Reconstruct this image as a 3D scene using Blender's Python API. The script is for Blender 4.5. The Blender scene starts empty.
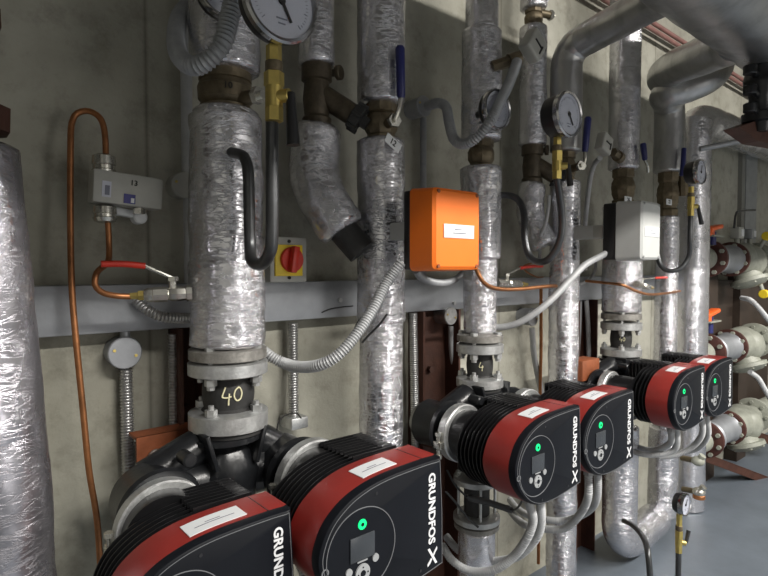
import bpy, bmesh, math, random
from mathutils import Vector, Matrix, noise
random.seed(7)
scene = bpy.context.scene
COL = scene.collection
PI = math.pi
V = Vector

# ------------------------------------------------------------------ camera
FPX = 554.0
YAW = math.radians(49.8)          # angle between the viewing direction and the wall
PITCH = math.radians(2.0)
EYE = V((0, 0, 1.32))
FWD = V((math.cos(YAW)*math.cos(PITCH), math.sin(YAW)*math.cos(PITCH), -math.sin(PITCH)))
RGT = V((math.sin(YAW), -math.cos(YAW), 0))
UPV = RGT.cross(FWD)
cd = bpy.data.cameras.new('camera')
cam = bpy.data.objects.new('camera', cd)
COL.objects.link(cam)
cd.sensor_width = 36.0
cd.lens = FPX/768*36
cd.clip_start = 0.02
m3 = Matrix((RGT, UPV, -FWD)).transposed()
cam.matrix_world = Matrix.Translation(EYE) @ m3.to_4x4()
scene.camera = cam

def at(u, v, Y):
    """measured point of the photograph at the distance Y from the camera towards the wall"""
    d = FWD + RGT*((u-384)/FPX) - UPV*((v-288)/FPX)
    return EYE + d*(Y/d.y)
def zat(X, Y, v):
    """height of a point standing at X, Y seen at row v"""
    w = (X*FWD.x + Y*FWD.y)
    lo, hi = -1.0, 4.0
    for _ in range(40):
        m = (lo+hi)/2
        q = V((X, Y, m)) - EYE
        vv = 288 - FPX*q.dot(UPV)/q.dot(FWD)
        if vv > v: lo = m
        else: hi = m
    return lo

# ------------------------------------------------------------------ materials
def new_mat(name):
    m = bpy.data.materials.new(name); m.use_nodes = True
    nt = m.node_tree; b = nt.nodes['Principled BSDF']
    return m, nt, b
def N(nt, t, **k):
    n = nt.nodes.new(t)
    for a, b in k.items():
        if a in n.inputs.keys(): n.inputs[a].default_value = b
        else: setattr(n, a, b)
    return n
def ramp(nt, fac, stops):
    r = nt.nodes.new('ShaderNodeValToRGB')
    while len(r.color_ramp.elements) < len(stops): r.color_ramp.elements.new(0.5)
    for e, (p, c) in zip(r.color_ramp.elements, stops):
        e.position = p; e.color = (*c, 1)
    nt.links.new(fac, r.inputs[0]); return r
def coords(nt, scale=(1, 1, 1)):
    g = nt.nodes.new('ShaderNodeNewGeometry')
    mp = nt.nodes.new('ShaderNodeMapping'); mp.inputs['Scale'].default_value = scale
    nt.links.new(g.outputs['Position'], mp.inputs[0]); return mp.outputs[0]
def plain(name, c, rough=0.5, metal=0.0, var=0.12, vs=25.0, bump=0.0, bs=120.0, spec=0.5, coat=0.0):
    m, nt, b = new_mat(name)
    b.inputs['Roughness'].default_value = rough
    b.inputs['Metallic'].default_value = metal
    b.inputs['Specular IOR Level'].default_value = spec
    b.inputs['Coat Weight'].default_value = coat
    pos = coords(nt)
    n = N(nt, 'ShaderNodeTexNoise', Scale=vs, Detail=5.0, Roughness=0.65)
    nt.links.new(pos, n.inputs['Vector'])
    lo = tuple(x*(1-var) for x in c); hi = tuple(min(1, x*(1+var)) for x in c)
    r = ramp(nt, n.outputs['Fac'], [(0.3, lo), (0.7, hi)])
    nt.links.new(r.outputs[0], b.inputs['Base Color'])
    if bump > 0:
        n2 = N(nt, 'ShaderNodeTexNoise', Scale=bs, Detail=3.0)
        nt.links.new(pos, n2.inputs['Vector'])
        bp = N(nt, 'ShaderNodeBump', Strength=bump, Distance=0.002)
        nt.links.new(n2.outputs['Fac'], bp.inputs['Height'])
        nt.links.new(bp.outputs[0], b.inputs['Normal'])
    return m
def foil_mat(name, c, rough, bump):
    m, nt, b = new_mat(name)
    b.inputs['Metallic'].default_value = 0.92
    pos = coords(nt, (1, 1, 0.55))
    n = N(nt, 'ShaderNodeTexNoise', Scale=14.0, Detail=6.0, Roughness=0.6)
    nt.links.new(pos, n.inputs['Vector'])
    r = ramp(nt, n.outputs['Fac'], [(0.3, tuple(x*0.72 for x in c)), (0.5, c), (0.75, tuple(min(1, x*1.12) for x in c))])
    nt.links.new(r.outputs[0], b.inputs['Base Color'])
    rr = ramp(nt, n.outputs['Fac'], [(0.3, (rough+.12,)*3), (0.7, (rough-.06,)*3)])
    nt.links.new(rr.outputs[0], b.inputs['Roughness'])
    # crinkles: soft dents plus sharp creases running mostly across the pipe
    n2 = N(nt, 'ShaderNodeTexNoise', Scale=13.0, Detail=3.0, Roughness=0.5, Distortion=.4)
    nt.links.new(coords(nt, (1, 1, 1.2)), n2.inputs['Vector'])
    n3 = N(nt, 'ShaderNodeTexNoise', Scale=38.0, Detail=5.0, Roughness=0.6, Distortion=1.5)
    nt.links.new(coords(nt, (.45, .45, 1.9)), n3.inputs['Vector'])
    sb = nt.nodes.new('ShaderNodeMath'); sb.operation = 'SUBTRACT'; sb.inputs[1].default_value = .5
    ab = nt.nodes.new('ShaderNodeMath'); ab.operation = 'ABSOLUTE'
    cr = nt.nodes.new('ShaderNodeMapRange'); cr.inputs[1].default_value = 0; cr.inputs[2].default_value = .05; cr.inputs[3].default_value = -.22; cr.inputs[4].default_value = 0
    nt.links.new(n3.outputs['Fac'], sb.inputs[0]); nt.links.new(sb.outputs[0], ab.inputs[0]); nt.links.new(ab.outputs[0], cr.inputs[0])
    mx = nt.nodes.new('ShaderNodeMath'); mx.operation = 'ADD'
    nt.links.new(n2.outputs['Fac'], mx.inputs[0]); nt.links.new(cr.outputs[0], mx.inputs[1])
    bp = N(nt, 'ShaderNodeBump', Strength=bump, Distance=0.0045)
    nt.links.new(mx.outputs[0], bp.inputs['Height'])
    nt.links.new(bp.outputs[0], b.inputs['Normal'])
    return m
M = {}
M['foil'] = foil_mat('foil_insulation', (.70, .70, .74), .20, .62)
M['foil_soft'] = foil_mat('foil_insulation_smooth', (.70, .70, .74), .20, .32)
M['foil_dull'] = foil_mat('dull_foil_cladding', (.48, .48, .48), .33, .15)
M['foil_dark'] = foil_mat('tarnished_foil', (.46, .45, .49), .24, .35)  # darker copy of the foil, weaker light put into its colour
M['tape'] = foil_mat('foil_tape', (.66, .66, .70), .16, .6)
M['zinc'] = plain('zinc_plated_steel', (.50, .51, .51), .42, .75, .22, 45, .35, 160)
M['zinc_dark'] = plain('weathered_flange_steel', (.30, .29, .27), .5, .7, .35, 40, .5, 140)
M['bronze'] = plain('brown_dull_brass', (.155, .125, .080), .45, .55, .35, 35, .4, 120)
M['strainer'] = plain('tarnished_bronze', (.075, .060, .040), .5, .4, .4, 35, .4, 120)
M['castblack'] = plain('black_cast_iron', (.013, .014, .016), .28, .1, .3, 30, .15, 110)
M['rubber'] = plain('black_rubber', (.022, .022, .022), .6, 0, .3, 40, .25, 200)
M['blackplastic'] = plain('black_plastic', (.014, .014, .016), .33, 0, .15, 20, .05, 300)
M['panel'] = plain('black_control_panel', (.006, .007, .010), .42, 0, .1, 30, spec=.16)
M['fin'] = plain('black_heat_sink', (.008, .008, .009), .30, .2, .25, 30)
M['pumpred'] = plain('red_enamel', (.22, .022, .018), .36, 0, .10, 14, .06, 260)
M['orange'] = plain('orange_plastic', (.92, .19, .012), .42, 0, .05, 10)
M['greyplastic'] = plain('light_grey_plastic', (.50, .51, .50), .45, 0, .06, 10)
M['greyplasticdark'] = plain('grey_plastic', (.30, .31, .31), .5, 0, .12, 20)
M['boxgrey'] = plain('painted_grey_steel', (.40, .40, .37), .48, .1, .1, 15)
M['galv'] = plain('galvanised_trunking', (.36, .375, .40), .46, .55, .14, 9, .1, 200)
M['conduit'] = plain('grey_flexible_conduit', (.30, .31, .325), .45, .25, .15, 30)
M['conduit_light'] = plain('pale_grey_conduit', (.42, .43, .44), .45, .1, .12, 30)
M['steelflex'] = plain('galvanised_flexible_conduit', (.50, .50, .50), .33, .85, .25, 60)
M['steelpipe'] = plain('dark_steel_pipe', (.085, .088, .092), .34, .75, .2, 25, .1, 120)
M['copper'] = plain('copper_tube', (.36, .155, .065), .42, .75, .3, 20, .1, 150)
M['brass'] = plain('polished_brass', (.60, .47, .15), .34, .85, .15, 40)
M['chrome'] = plain('chromed_steel', (.42, .42, .43), .18, 1.0, .05, 20)
M['nickel'] = plain('nickel_plated_brass', (.58, .57, .52), .27, .9, .15, 50)
M['rust'] = plain('red_oxide_steel', (.062, .023, .014), .6, .1, .35, 16, .35, 120)
M['rustplate'] = plain('orange_oxide_steel', (.24, .07, .026), .55, .1, .3, 14, .3, 120)
M['cream'] = plain('cream_painted_iron', (.29, .30, .255), .45, 0, .15, 30, .25, 120)
M['flangered'] = plain('oxide_red_flange', (.075, .026, .020), .5, .1, .3, 30, .3, 130)
M['blue'] = plain('blue_grip', (.018, .022, .12), .42, 0, .15, 30)
M['redgrip'] = plain('red_grip', (.60, .035, .018), .4, 0, .12, 30)
M['orangegrip'] = plain('orange_handle', (.85, .13, .02), .4, 0, .1, 30)
M['yellow'] = plain('yellow_plate', (.85, .62, .03), .45, 0, .06, 30)
M['white'] = plain('white_label', (.72, .74, .76), .4, 0, .03, 10)
M['ink'] = plain('grey_print', (.16, .17, .22), .6, 0, .05, 10)
M['inkblack'] = plain('black_marker', (.008, .008, .008), .6, 0, .05, 10)
M['chalk'] = plain('cream_marker', (.72, .68, .45), .7, 0, .05, 10)
M['logo'] = plain('white_lettering', (.72, .73, .75), .45, 0, .03, 10)
M['screen'] = plain('grey_display', (.038, .043, .050), .25, 0, .05, 10)
M['button'] = plain('grey_button', (.34, .35, .36), .4, .1, .08, 40)
M['dial'] = plain('gauge_dial', (.50, .52, .60), .45, 0, .05, 30)
M['cable'] = plain('black_cable', (.010, .010, .010), .5, 0, .1, 30)
M['bluelabel'] = plain('dark_blue_emblem', (.03, .03, .22), .4, 0, .1, 30)
M['linegrey'] = plain('grey_printed_line', (.16, .165, .175), .4, 0, .05, 30)
M['brownboard'] = plain('dark_brown_board', (.030, .019, .013), .6, 0, .3, 8)
M['sprinkler'] = plain('pink_red_paint', (.26, .13, .115), .5, 0, .2, 20)
def emit(name, c, s):
    m, nt, b = new_mat(name)
    b.inputs['Base Color'].default_value = (*c, 1)
    b.inputs['Emission Color'].default_value = (*c, 1)
    b.inputs['Emission Strength'].default_value = s
    return m
M['led'] = emit('green_status_light', (.0, .55, .14), 1.0)
M['lamp'] = emit('lamp_tube', (1, .97, .9), 3.0)
def glass():
    m, nt, b = new_mat('gauge_glass')
    t = nt.nodes.new('ShaderNodeBsdfTransparent'); g = nt.nodes.new('ShaderNodeBsdfGlossy')
    g.inputs['Roughness'].default_value = .08
    mx = nt.nodes.new('ShaderNodeMixShader'); mx.inputs[0].default_value = .05
    nt.links.new(t.outputs[0], mx.inputs[1]); nt.links.new(g.outputs[0], mx.inputs[2])
    nt.links.new(mx.outputs[0], nt.nodes['Material Output'].inputs[0]); return m
M['glass'] = glass()
def concrete():
    m, nt, b = new_mat('bare_concrete')
    b.inputs['Roughness'].default_value = .82
    pos = coords(nt)
    n1 = N(nt, 'ShaderNodeTexNoise', Scale=2.2, Detail=8.0, Roughness=.6)
    n2 = N(nt, 'ShaderNodeTexNoise', Scale=11.0, Detail=8.0, Roughness=.7)
    n3 = N(nt, 'ShaderNodeTexNoise', Scale=90.0, Detail=4.0, Roughness=.6)
    for n in (n1, n2, n3): nt.links.new(pos, n.inputs['Vector'])
    r1 = ramp(nt, n1.outputs['Fac'], [(.3, (.28, .272, .222)), (.52, (.395, .387, .33)), (.75, (.49, .48, .42))])
    r2 = ramp(nt, n2.outputs['Fac'], [(.32, (.66, .65, .63)), (.50, (.95, .95, .94)), (.8, (1.05, 1.05, 1.05))])
    mx = N(nt, 'ShaderNodeMix', data_type='RGBA', blend_type='MULTIPLY'); mx.inputs[0].default_value = 1
    nt.links.new(r1.outputs[0], mx.inputs[6]); nt.links.new(r2.outputs[0], mx.inputs[7])
    # board joints left by the formwork
    sx = nt.nodes.new('ShaderNodeSeparateXYZ'); nt.links.new(pos, sx.inputs[0])
    ml = nt.nodes.new('ShaderNodeMath'); ml.operation = 'PINGPONG'; ml.inputs[1].default_value = .61
    ao = nt.nodes.new('ShaderNodeMath'); ao.operation = 'ADD'; ao.inputs[1].default_value = -.39
    nt.links.new(sx.outputs[0], ao.inputs[0]); nt.links.new(ao.outputs[0], ml.inputs[0])
    rj = ramp(nt, ml.outputs[0], [(0, (.35, .34, .32)), (.006, (1, 1, 1))])
    mj = N(nt, 'ShaderNodeMix', data_type='RGBA', blend_type='MULTIPLY'); mj.inputs[0].default_value = .7
    nt.links.new(mx.outputs[2], mj.inputs[6]); nt.links.new(rj.outputs[0], mj.inputs[7])
    nt.links.new(mj.outputs[2], b.inputs['Base Color'])
    bp = N(nt, 'ShaderNodeBump', Strength=.35, Distance=.004)
    nt.links.new(n3.outputs['Fac'], bp.inputs['Height']); nt.links.new(bp.outputs[0], b.inputs['Normal'])
    return m
M['concrete'] = concrete()
M['floor'] = plain('blue_grey_floor_paint', (.115, .135, .16), .42, 0, .16, 4, .1, 60)
M['frontwall'] = plain('white_painted_wall', (.32, .315, .30), .7, 0, .06, 3)
M['whitewall'] = plain('pale_painted_wall', (.22, .22, .20), .7, 0, .08, 3)
M['ceiling'] = plain('ceiling_paint', (.22, .22, .20), .8, 0, .06, 3)

# ------------------------------------------------------------------ mesh building
def link(name, bm, mat, parent=None, smooth=True, angle=38):
    me = bpy.data.meshes.new(name)
    bmesh.ops.recalc_face_normals(bm, faces=bm.faces[:])
    if smooth:
        lim = math.radians(angle)
        for f in bm.faces: f.smooth = True
        for e in bm.edges:
            if len(e.link_faces) == 2 and e.calc_face_angle(0) > lim: e.smooth = False
    bm.to_mesh(me); bm.free()
    if mat: me.materials.append(M[mat])
    o = bpy.data.objects.new(name, me); COL.objects.link(o)
    if parent:
        o.parent = parent
        o.matrix_parent_inverse = parent.matrix_world.inverted() if parent.type != 'EMPTY' else wm(parent).inverted()
    return o
def wm(o):
    m = Matrix.LocRotScale(o.location, o.rotation_euler, o.scale)
    if o.parent: m = wm(o.parent) @ o.matrix_parent_inverse @ m
    return m
def tag(o, label, cat, group=None, kind=None):
    o['label'] = label; o['category'] = cat
    if group: o['group'] = group
    if kind: o['kind'] = kind
    return o
def empty(name, loc, label, cat, group=None):
    o = bpy.data.objects.new(name, None); COL.objects.link(o)
    o.location = loc; o.empty_display_size = .05
    return tag(o, label, cat, group)
def struct(name, bm, mat):
    o = link(name, bm, mat, smooth=False); o['kind'] = 'structure'; return o

def box(bm, c, s, rot=None, bev=0.0, seg=2):
    g = bmesh.ops.create_cube(bm, size=1.0)
    vs = g['verts']
    for v in vs: v.co = V((v.co.x*s[0], v.co.y*s[1], v.co.z*s[2]))
    if bev > 0:
        es = list({e for v in vs for e in v.link_edges})
        r = bmesh.ops.bevel(bm, geom=es, offset=bev, segments=seg, affect='EDGES', profile=.5)
        vs = list({v for f in r['faces'] for v in f.verts} | {v for v in vs if v.is_valid})
    mt = Matrix.Translation(V(c)) @ (rot.to_4x4() if rot else Matrix())
    for v in vs: v.co = mt @ v.co
    return bm
def frame(d):
    d = V(d).normalized()
    a = V((0, 0, 1)) if abs(d.z) < .9 else V((1, 0, 0))
    x = a.cross(d).normalized(); y = d.cross(x)
    return x, y, d
def lathe(bm, o, axis, prof, seg=40, lump=None):
    """prof: list of (distance along axis, radius)"""
    x, y, d = frame(axis); o = V(o); rings = []
    for (h, r) in prof:
        ring = []
        for i in range(seg):
            a = 2*PI*i/seg
            rr = r
            p = o + d*h + (x*math.cos(a)+y*math.sin(a))*rr
            if lump: p = p + (x*math.cos(a)+y*math.sin(a))*lump(p)
            ring.append(bm.verts.new(p))
        rings.append(ring)
    for a, b in zip(rings, rings[1:]):
        for i in range(seg):
            bm.faces.new((a[i], a[(i+1) % seg], b[(i+1) % seg], b[i]))
    for ring in (rings[0], rings[-1]):
        try: bm.faces.new(ring)
        except ValueError: pass
    return bm
def cyl(bm, a, b, r, seg=24, bev=0.0, r2=None):
    a = V(a); b = V(b); L = (b-a).length; r2 = r if r2 is None else r2
    if bev > 0: prof = [(0, r-bev), (bev, r), (L-bev, r2), (L, r2-bev)]
    else: prof = [(0, r), (L, r2)]
    return lathe(bm, a, b-a, prof, seg)
def hexn(bm, a, b, r): return cyl(bm, a, b, r, 6)
def ball(bm, c, r, sc=(1, 1, 1)):
    g = bmesh.ops.create_uvsphere(bm, u_segments=20, v_segments=12, radius=r)
    for v in g['verts']: v.co = V(c) + V((v.co.x*sc[0], v.co.y*sc[1], v.co.z*sc[2]))
    return bm
def smooth_path(pts, step=.01):
    pts = [V(p) for p in pts]
    if len(pts) == 2:
        n = max(1, int((pts[1]-pts[0]).length/step)); return [pts[0].lerp(pts[1], i/n) for i in range(n+1)]
    P = [pts[0]*2-pts[1]] + pts + [pts[-1]*2-pts[-2]]
    out = []
    for i in range(1, len(P)-2):
        p0, p1, p2, p3 = P[i-1:i+3]
        n = max(2, int((p2-p1).length/step))
        for k in range(n):
            t = k/n
            out.append(.5*((2*p1)+(p2-p0)*t+(2*p0-5*p1+4*p2-p3)*t*t+(3*p1-p0-3*p2+p3)*t*t*t))
    out.append(pts[-1]); return out
def resample(path, step):
    L = [0]
    for a, b in zip(path, path[1:]): L.append(L[-1]+(b-a).length)
    n = max(2, int(round(L[-1]/step))); out = []; j = 0
    for i in range(n+1):
        s = L[-1]*i/n
        while j < len(L)-2 and L[j+1] < s: j += 1
        seg = max(1e-9, L[j+1]-L[j]); out.append(path[j].lerp(path[j+1], min(1, (s-L[j])/seg)))
    return out
def sweep(bm, path, rad, seg=16, lump=None, cap=True):
    n = len(path); t0 = (path[1]-path[0]).normalized(); x = frame(t0)[0]
    rings = []; s = 0
    for i, p in enumerate(path):
        if 0 < i < n-1: t = (path[i+1]-path[i-1]).normalized()
        elif i == 0: t = t0
        else: t = (path[-1]-path[-2]).normalized()
        x = (x - t*x.dot(t)).normalized(); y = t.cross(x)
        if i: s += (p-path[i-1]).length
        r = rad(s) if callable(rad) else rad
        ring = []
        for k in range(seg):
            a = 2*PI*k/seg; d = x*math.cos(a)+y*math.sin(a)
            q = p + d*r
            if lump: q = q + d*lump(q)
            ring.append(bm.verts.new(q))
        rings.append(ring)
    for a, b in zip(rings, rings[1:]):
        for k in range(seg): bm.faces.new((a[k], a[(k+1) % seg], b[(k+1) % seg], b[k]))
    if cap:
        bm.faces.new(rings[0][::-1]); bm.faces.new(rings[-1])
    return bm
def px(pts): return [at(*p) for p in pts]
def tube(name, pts, r, mat, parent=None, seg=14):
    bm = bmesh.new(); sweep(bm, resample(smooth_path(pts), .008), r, seg); return link(name, bm, mat, parent)
def flex(name, pts, r, mat, parent=None, pitch=.0065, amp=.15, seg=14):
    """corrugated conduit: real ridges along the run"""
    bm = bmesh.new(); path = resample(smooth_path(pts), pitch/3)
    c = [0]
    def rad(s):
        c[0] += 1; return r*(1 + amp*(.9 if c[0] % 3 == 1 else -.6))
    sweep(bm, path, rad, seg); return link(name, bm, mat, parent, angle=80)
def crumple(amp, seed=0):
    def f(p):
        q = V((p.x, p.y, p.z*.6)) + V((seed*3.1, seed*1.7, 0))
        a = noise.noise(q*14)*1.0 + abs(noise.noise(q*34))*.9 + noise.noise(q*70)*.35
        return a*amp
    return f
def foil(name, path, r, mat='foil', parent=None, amp=.0028, seed=0, step=.006, seg=56, ends=.006):
    p = resample(smooth_path(path, .02) if len(path) > 2 else [V(path[0]), V(path[1])], step)
    L = sum((b-a).length for a, b in zip(p, p[1:]))
    def rad(s):
        k = min(s, L-s)
        e = 1 - .13*max(0, 1-k/ends) if ends > 0 else 1
        rr = r(s/L) if callable(r) else r
        return rr*e*(1+.006*math.sin(s*37+seed))
    bm = bmesh.new(); sweep(bm, p, rad, seg, crumple(amp, seed)); return link(name, bm, mat, parent, angle=60)
def band(name, c, d, r, w, mat, parent, amp=.002, seed=1):
    c = V(c); d = V(d).normalized(); bm = bmesh.new()
    sweep(bm, resample([c-d*w/2, c+d*w/2], .005), r, 56, crumple(amp, seed)); return link(name, bm, mat, parent, angle=60)

def text_bm(s, h, depth=.0006, bold=.0):
    """lettering lying in the XZ plane facing -Y, cap height about h, origin at lower left"""
    cu = bpy.data.curves.new('lettering', 'FONT'); cu.body = s; cu.size = h/.70; cu.extrude = depth; cu.offset = bold*h
    cu.resolution_u = 3
    o = bpy.data.objects.new('lettering', cu); COL.objects.link(o)
    bpy.context.view_layer.update()
    dg = bpy.context.evaluated_depsgraph_get()
    me = bpy.data.meshes.new_from_object(o.evaluated_get(dg))
    bm = bmesh.new(); bm.from_mesh(me)
    bpy.data.objects.remove(o); bpy.data.curves.remove(cu); bpy.data.meshes.remove(me)
    for v in bm.verts: v.co = V((v.co.x, -v.co.z, v.co.y))
    return bm
def width(bm):
    xs = [v.co.x for v in bm.verts]; return min(xs), max(xs)

# ------------------------------------------------------------------ setting
WY = 1.26; FZ = .12
bm = bmesh.new(); box(bm, (2.4, WY+.1, 1.56), (6.6, .2, 2.88)); struct('wall_back', bm, 'concrete')
bm = bmesh.new(); box(bm, (2.4, -.62, FZ-.05), (6.6, 3.96, .1)); struct('floor', bm, 'floor')
bm = bmesh.new(); box(bm, (2.4, -.62, 3.05), (6.6, 3.96, .1)); struct('ceiling', bm, 'ceiling')
bm = bmesh.new(); box(bm, (5.8, -.62, 1.56), (.2, 3.96, 2.88)); struct('wall_right', bm, 'whitewall')
bm = bmesh.new(); box(bm, (2.4, -2.7, 1.56), (6.6, .2, 2.88)); struct('wall_front', bm, 'frontwall')
bm = bmesh.new(); box(bm, (-1.0, -.62, 1.56), (.2, 3.96, 2.88)); struct('wall_left', bm, 'whitewall')
# pilaster strips on the far part of the wall
for i, (u0, u1, mt) in enumerate([(741, 744, 'white'), (745, 756, 'greyplasticdark')]):
    a = at(u0, 200, WY-.02).x; b = at(u1, 200, WY-.02).x
    bm = bmesh.new(); box(bm, ((a+b)/2, WY-.012, 1.45), (b-a, .024, 1.45)); struct('trim_%d' % (i+1), bm, mt if mt != 'white' else 'ceiling')

# ------------------------------------------------------------------ thing builders
PIPES = 'foil insulated heating pipes'
def bolt(parent, p, d, L, r=.007, mat='zinc'):
    d = V(d).normalized(); p = V(p); bm = bmesh.new()
    cyl(bm, p-d*L/2, p+d*L/2, r*.6, 10)
    for s in (-1, 1):
        q = p + d*s*(L/2-r*1.1); hexn(bm, q-d*r*.6, q+d*r*.6, r*1.25)
        hexn(bm, q-d*s*r*1.6-d*r*.3, q-d*s*r*1.6+d*r*.3, r*1.5)
    return link('bolt', bm, mat, parent, angle=30)
def flange(parent, c, R, t, mat='zinc', d=(0, 0, 1), bore=.55, name='flange'):
    bm = bmesh.new(); c = V(c); d = V(d).normalized()
    lathe(bm, c, d, [(-t/2, R*.95), (-t/2+.002, R), (t/2-.002, R), (t/2, R*.95), (t/2+.003, R*.68), (t/2+.004, R*bore)], 48)
    return link(name, bm, mat, parent)
def flexible_joint(X, Y, vs, R, Rs, label, mark, mk, rot0=.6):
    """vs: rows of collar top, collar bottom, upper flange top, bottom, lower flange top, bottom"""
    z = [zat(X, Y, v) for v in vs]
    t = empty('flanged_rubber_connector', (X, Y, z[5]), label, 'pipe connector', 'flanged rubber connectors above the pumps')
    flange(t, (X, Y, (z[0]+z[1])/2), R*.98, z[0]-z[1], 'zinc_dark', name='collar_flange')
    flange(t, (X, Y, (z[2]+z[3])/2), R, z[2]-z[3], 'zinc')
    flange(t, (X, Y, (z[4]+z[5])/2), R, z[4]-z[5], 'zinc')
    bm = bmesh.new(); lathe(bm, (X, Y, z[5]-.009), (0, 0, 1), [(0, R*.9), (.009, R*.9)], 40); link('gasket', bm, 'rubber', t)
    bm = bmesh.new(); h0 = z[4]; h1 = z[3]; n = 9
    prof = [(0, Rs*1.15)] + [((h1-h0)*k/n, Rs*(.94+.12*math.sin(PI*k/n))) for k in range(1, n)] + [(h1-h0, Rs*1.12)]
    lathe(bm, (X, Y, h0), (0, 0, 1), prof, 40)
    sl = link('rubber_sleeve', bm, 'rubber', t)
    strokes = [[(.20, 1.0), (.08, .70), (.0, .42), (.25, .38), (.55, .44)], [(.42, .62), (.38, .3), (.36, -.05)]]
    if '0' in mark: strokes.append([(1.0, .95), (.78, .80), (.70, .45), (.85, .18), (1.08, .25), (1.18, .60), (1.05, .92), (.92, .93)])
    wd = 1.18 if '0' in mark else .55
    tb = bmesh.new(); rr = Rs*1.07; zc = (h0+h1)/2-mk*.45; a0 = math.atan2(-Y, -X)
    for st in strokes:
        P = []
        for (sx, sz) in st:
            ang = a0 + (sx-wd*.45)*mk/rr*.95 + .10
            P.append(V((X+math.cos(ang)*rr, Y+math.sin(ang)*rr, zc+sz*mk)))
        sweep(tb, resample(smooth_path(P, .003), .002), mk*.045, 6)
    tn = link('chalk_number', tb, 'chalk', sl)
    for k in range(4):
        a = rot0 + k*PI/2; p = V((X+math.cos(a)*R*.80, Y+math.sin(a)*R*.80, 0))
        p.z = (z[2]+z[5])/2
        # two short studs per position, as in a rubber connector
        bm = bmesh.new()
        for (ztop, zbot) in ((z[0]+.006, z[3]-.020), (z[4]+.022, z[5]-.012)):
            cyl(bm, (p.x, p.y, zbot), (p.x, p.y, ztop), .0055, 10)
        hexn(bm, (p.x, p.y, z[3]-.014), (p.x, p.y, z[3]-.001), .012)
        hexn(bm, (p.x, p.y, z[4]+.001), (p.x, p.y, z[4]+.014), .012)
        hexn(bm, (p.x, p.y, z[0]+.000), (p.x, p.y, z[0]+.008), .011)
        cyl(bm, (p.x, p.y, z[3]-.022), (p.x, p.y, z[3]-.014), .008, 12)
        link('bolt', bm, 'zinc', t, angle=30)
    return t
def pipe(X, Y, v0, v1, r, label, mat='foil', amp=.0028, seed=0, bands=(), base=None, name='insulated_pipe'):
    za = zat(X, Y, v0) if v0 is not None else 3.0; zb = zat(X, Y, v1) if base is None else base
    o = foil(name, [(X, Y, zb), (X, Y, za)], r, mat, None, amp, seed)
    tag(o, label, 'pipe', PIPES)
    for k, bv in enumerate(bands):
        zc = zat(X, Y, bv)
        rr = r((zc-zb)/(za-zb)) if callable(r) else r
        band('foil_tape', (X, Y, zc), (0, 0, 1), rr*1.012, .035, 'tape', o, amp, seed+k+3)
    return o
def ball_valve(X, Y, v0, v1, r, label, spindle=None, grip=None, mark=None, plate=None, stem=None, matb='bronze'):
    za = zat(X, Y, v0); zb = zat(X, Y, v1); H = za-zb
    t = empty('ball_valve', (X, Y, zb), label, 'valve', 'brown brass ball valves in the pipes')
    bm = bmesh.new()
    lathe(bm, (X, Y, zb-.006), (0, 0, 1), [(0, r*.95), (H*.18, r*.97), (H*.22, r*.82), (H*.35, r*1.0), (H*.65, r*1.02), (H*.78, r*.82), (H*.82, r*.97), (H+.012, r*.95)], 8 if r < .05 else 32)
    ball(bm, (X, Y, (za+zb)/2), r*1.02, (1, 1, .8))
    bd = link('valve_body', bm, matb, t, angle=30)
    if spindle:
        p = at(*spindle)                         # where the spindle nut stands
        bm = bmesh.new(); c = V((X, Y, p.z)); d = (p-c).normalized()
        cyl(bm, c+d*r*.8, p, .013, 16); link('spindle', bm, matb, t)
        bm = bmesh.new(); hexn(bm, p, p+d*.012, .017); cyl(bm, p+d*.012, p+d*.02, .008, 12); link('spindle_nut', bm, 'nickel', t, angle=30)
    if grip:
        a, b, c = [at(*g) for g in grip]         # lever root, grip start, grip end
        bm = bmesh.new(); sweep(bm, resample(smooth_path([a, a.lerp(b, .5)+V((0, -.004, 0)), b]), .01), .006, 8)
        lv = link('lever', bm, 'nickel', t)
        bm = bmesh.new(); dd = (c-b)
        lathe(bm, b, dd, [(0, .008), (.006, .0105), (dd.length-.006, .0115), (dd.length, .008)], 14); link('blue_grip', bm, 'blue', lv)
    if plate:
        (u, v, Yp, s, tilt) = plate; p = at(u, v, Yp)
        bm = bmesh.new(); rot = Matrix.Rotation(tilt, 3, 'Y'); box(bm, p, (.05, .003, .024), rot, .001)
        pl = link('number_tag', bm, 'white', t, angle=30)
        tb = text_bm(s, .014, .0004, .02); x0, x1 = width(tb)
        for w in tb.verts: w.co = rot @ (w.co - V(((x0+x1)/2, .0022, .006))) + p
        link('tag_number', tb, 'inkblack', pl)
    if mark:
        s, u, h = mark; q = at(u, (v0+v1)/2, Y-r)
        tb = text_bm(s, h, .0004, .01); x0, x1 = width(tb); ang0 = math.atan2(q.y-Y, q.x-X)
        for w in tb.verts:
            a = ang0 + (w.co.x-(x0+x1)/2)/r; w.co = V((X+math.cos(a)*(r*1.045-w.co.y), Y+math.sin(a)*(r*1.045-w.co.y), (za+zb)/2-.008+w.co.z))
        link('marker_number', tb, 'inkblack', bd)
    return t

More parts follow.
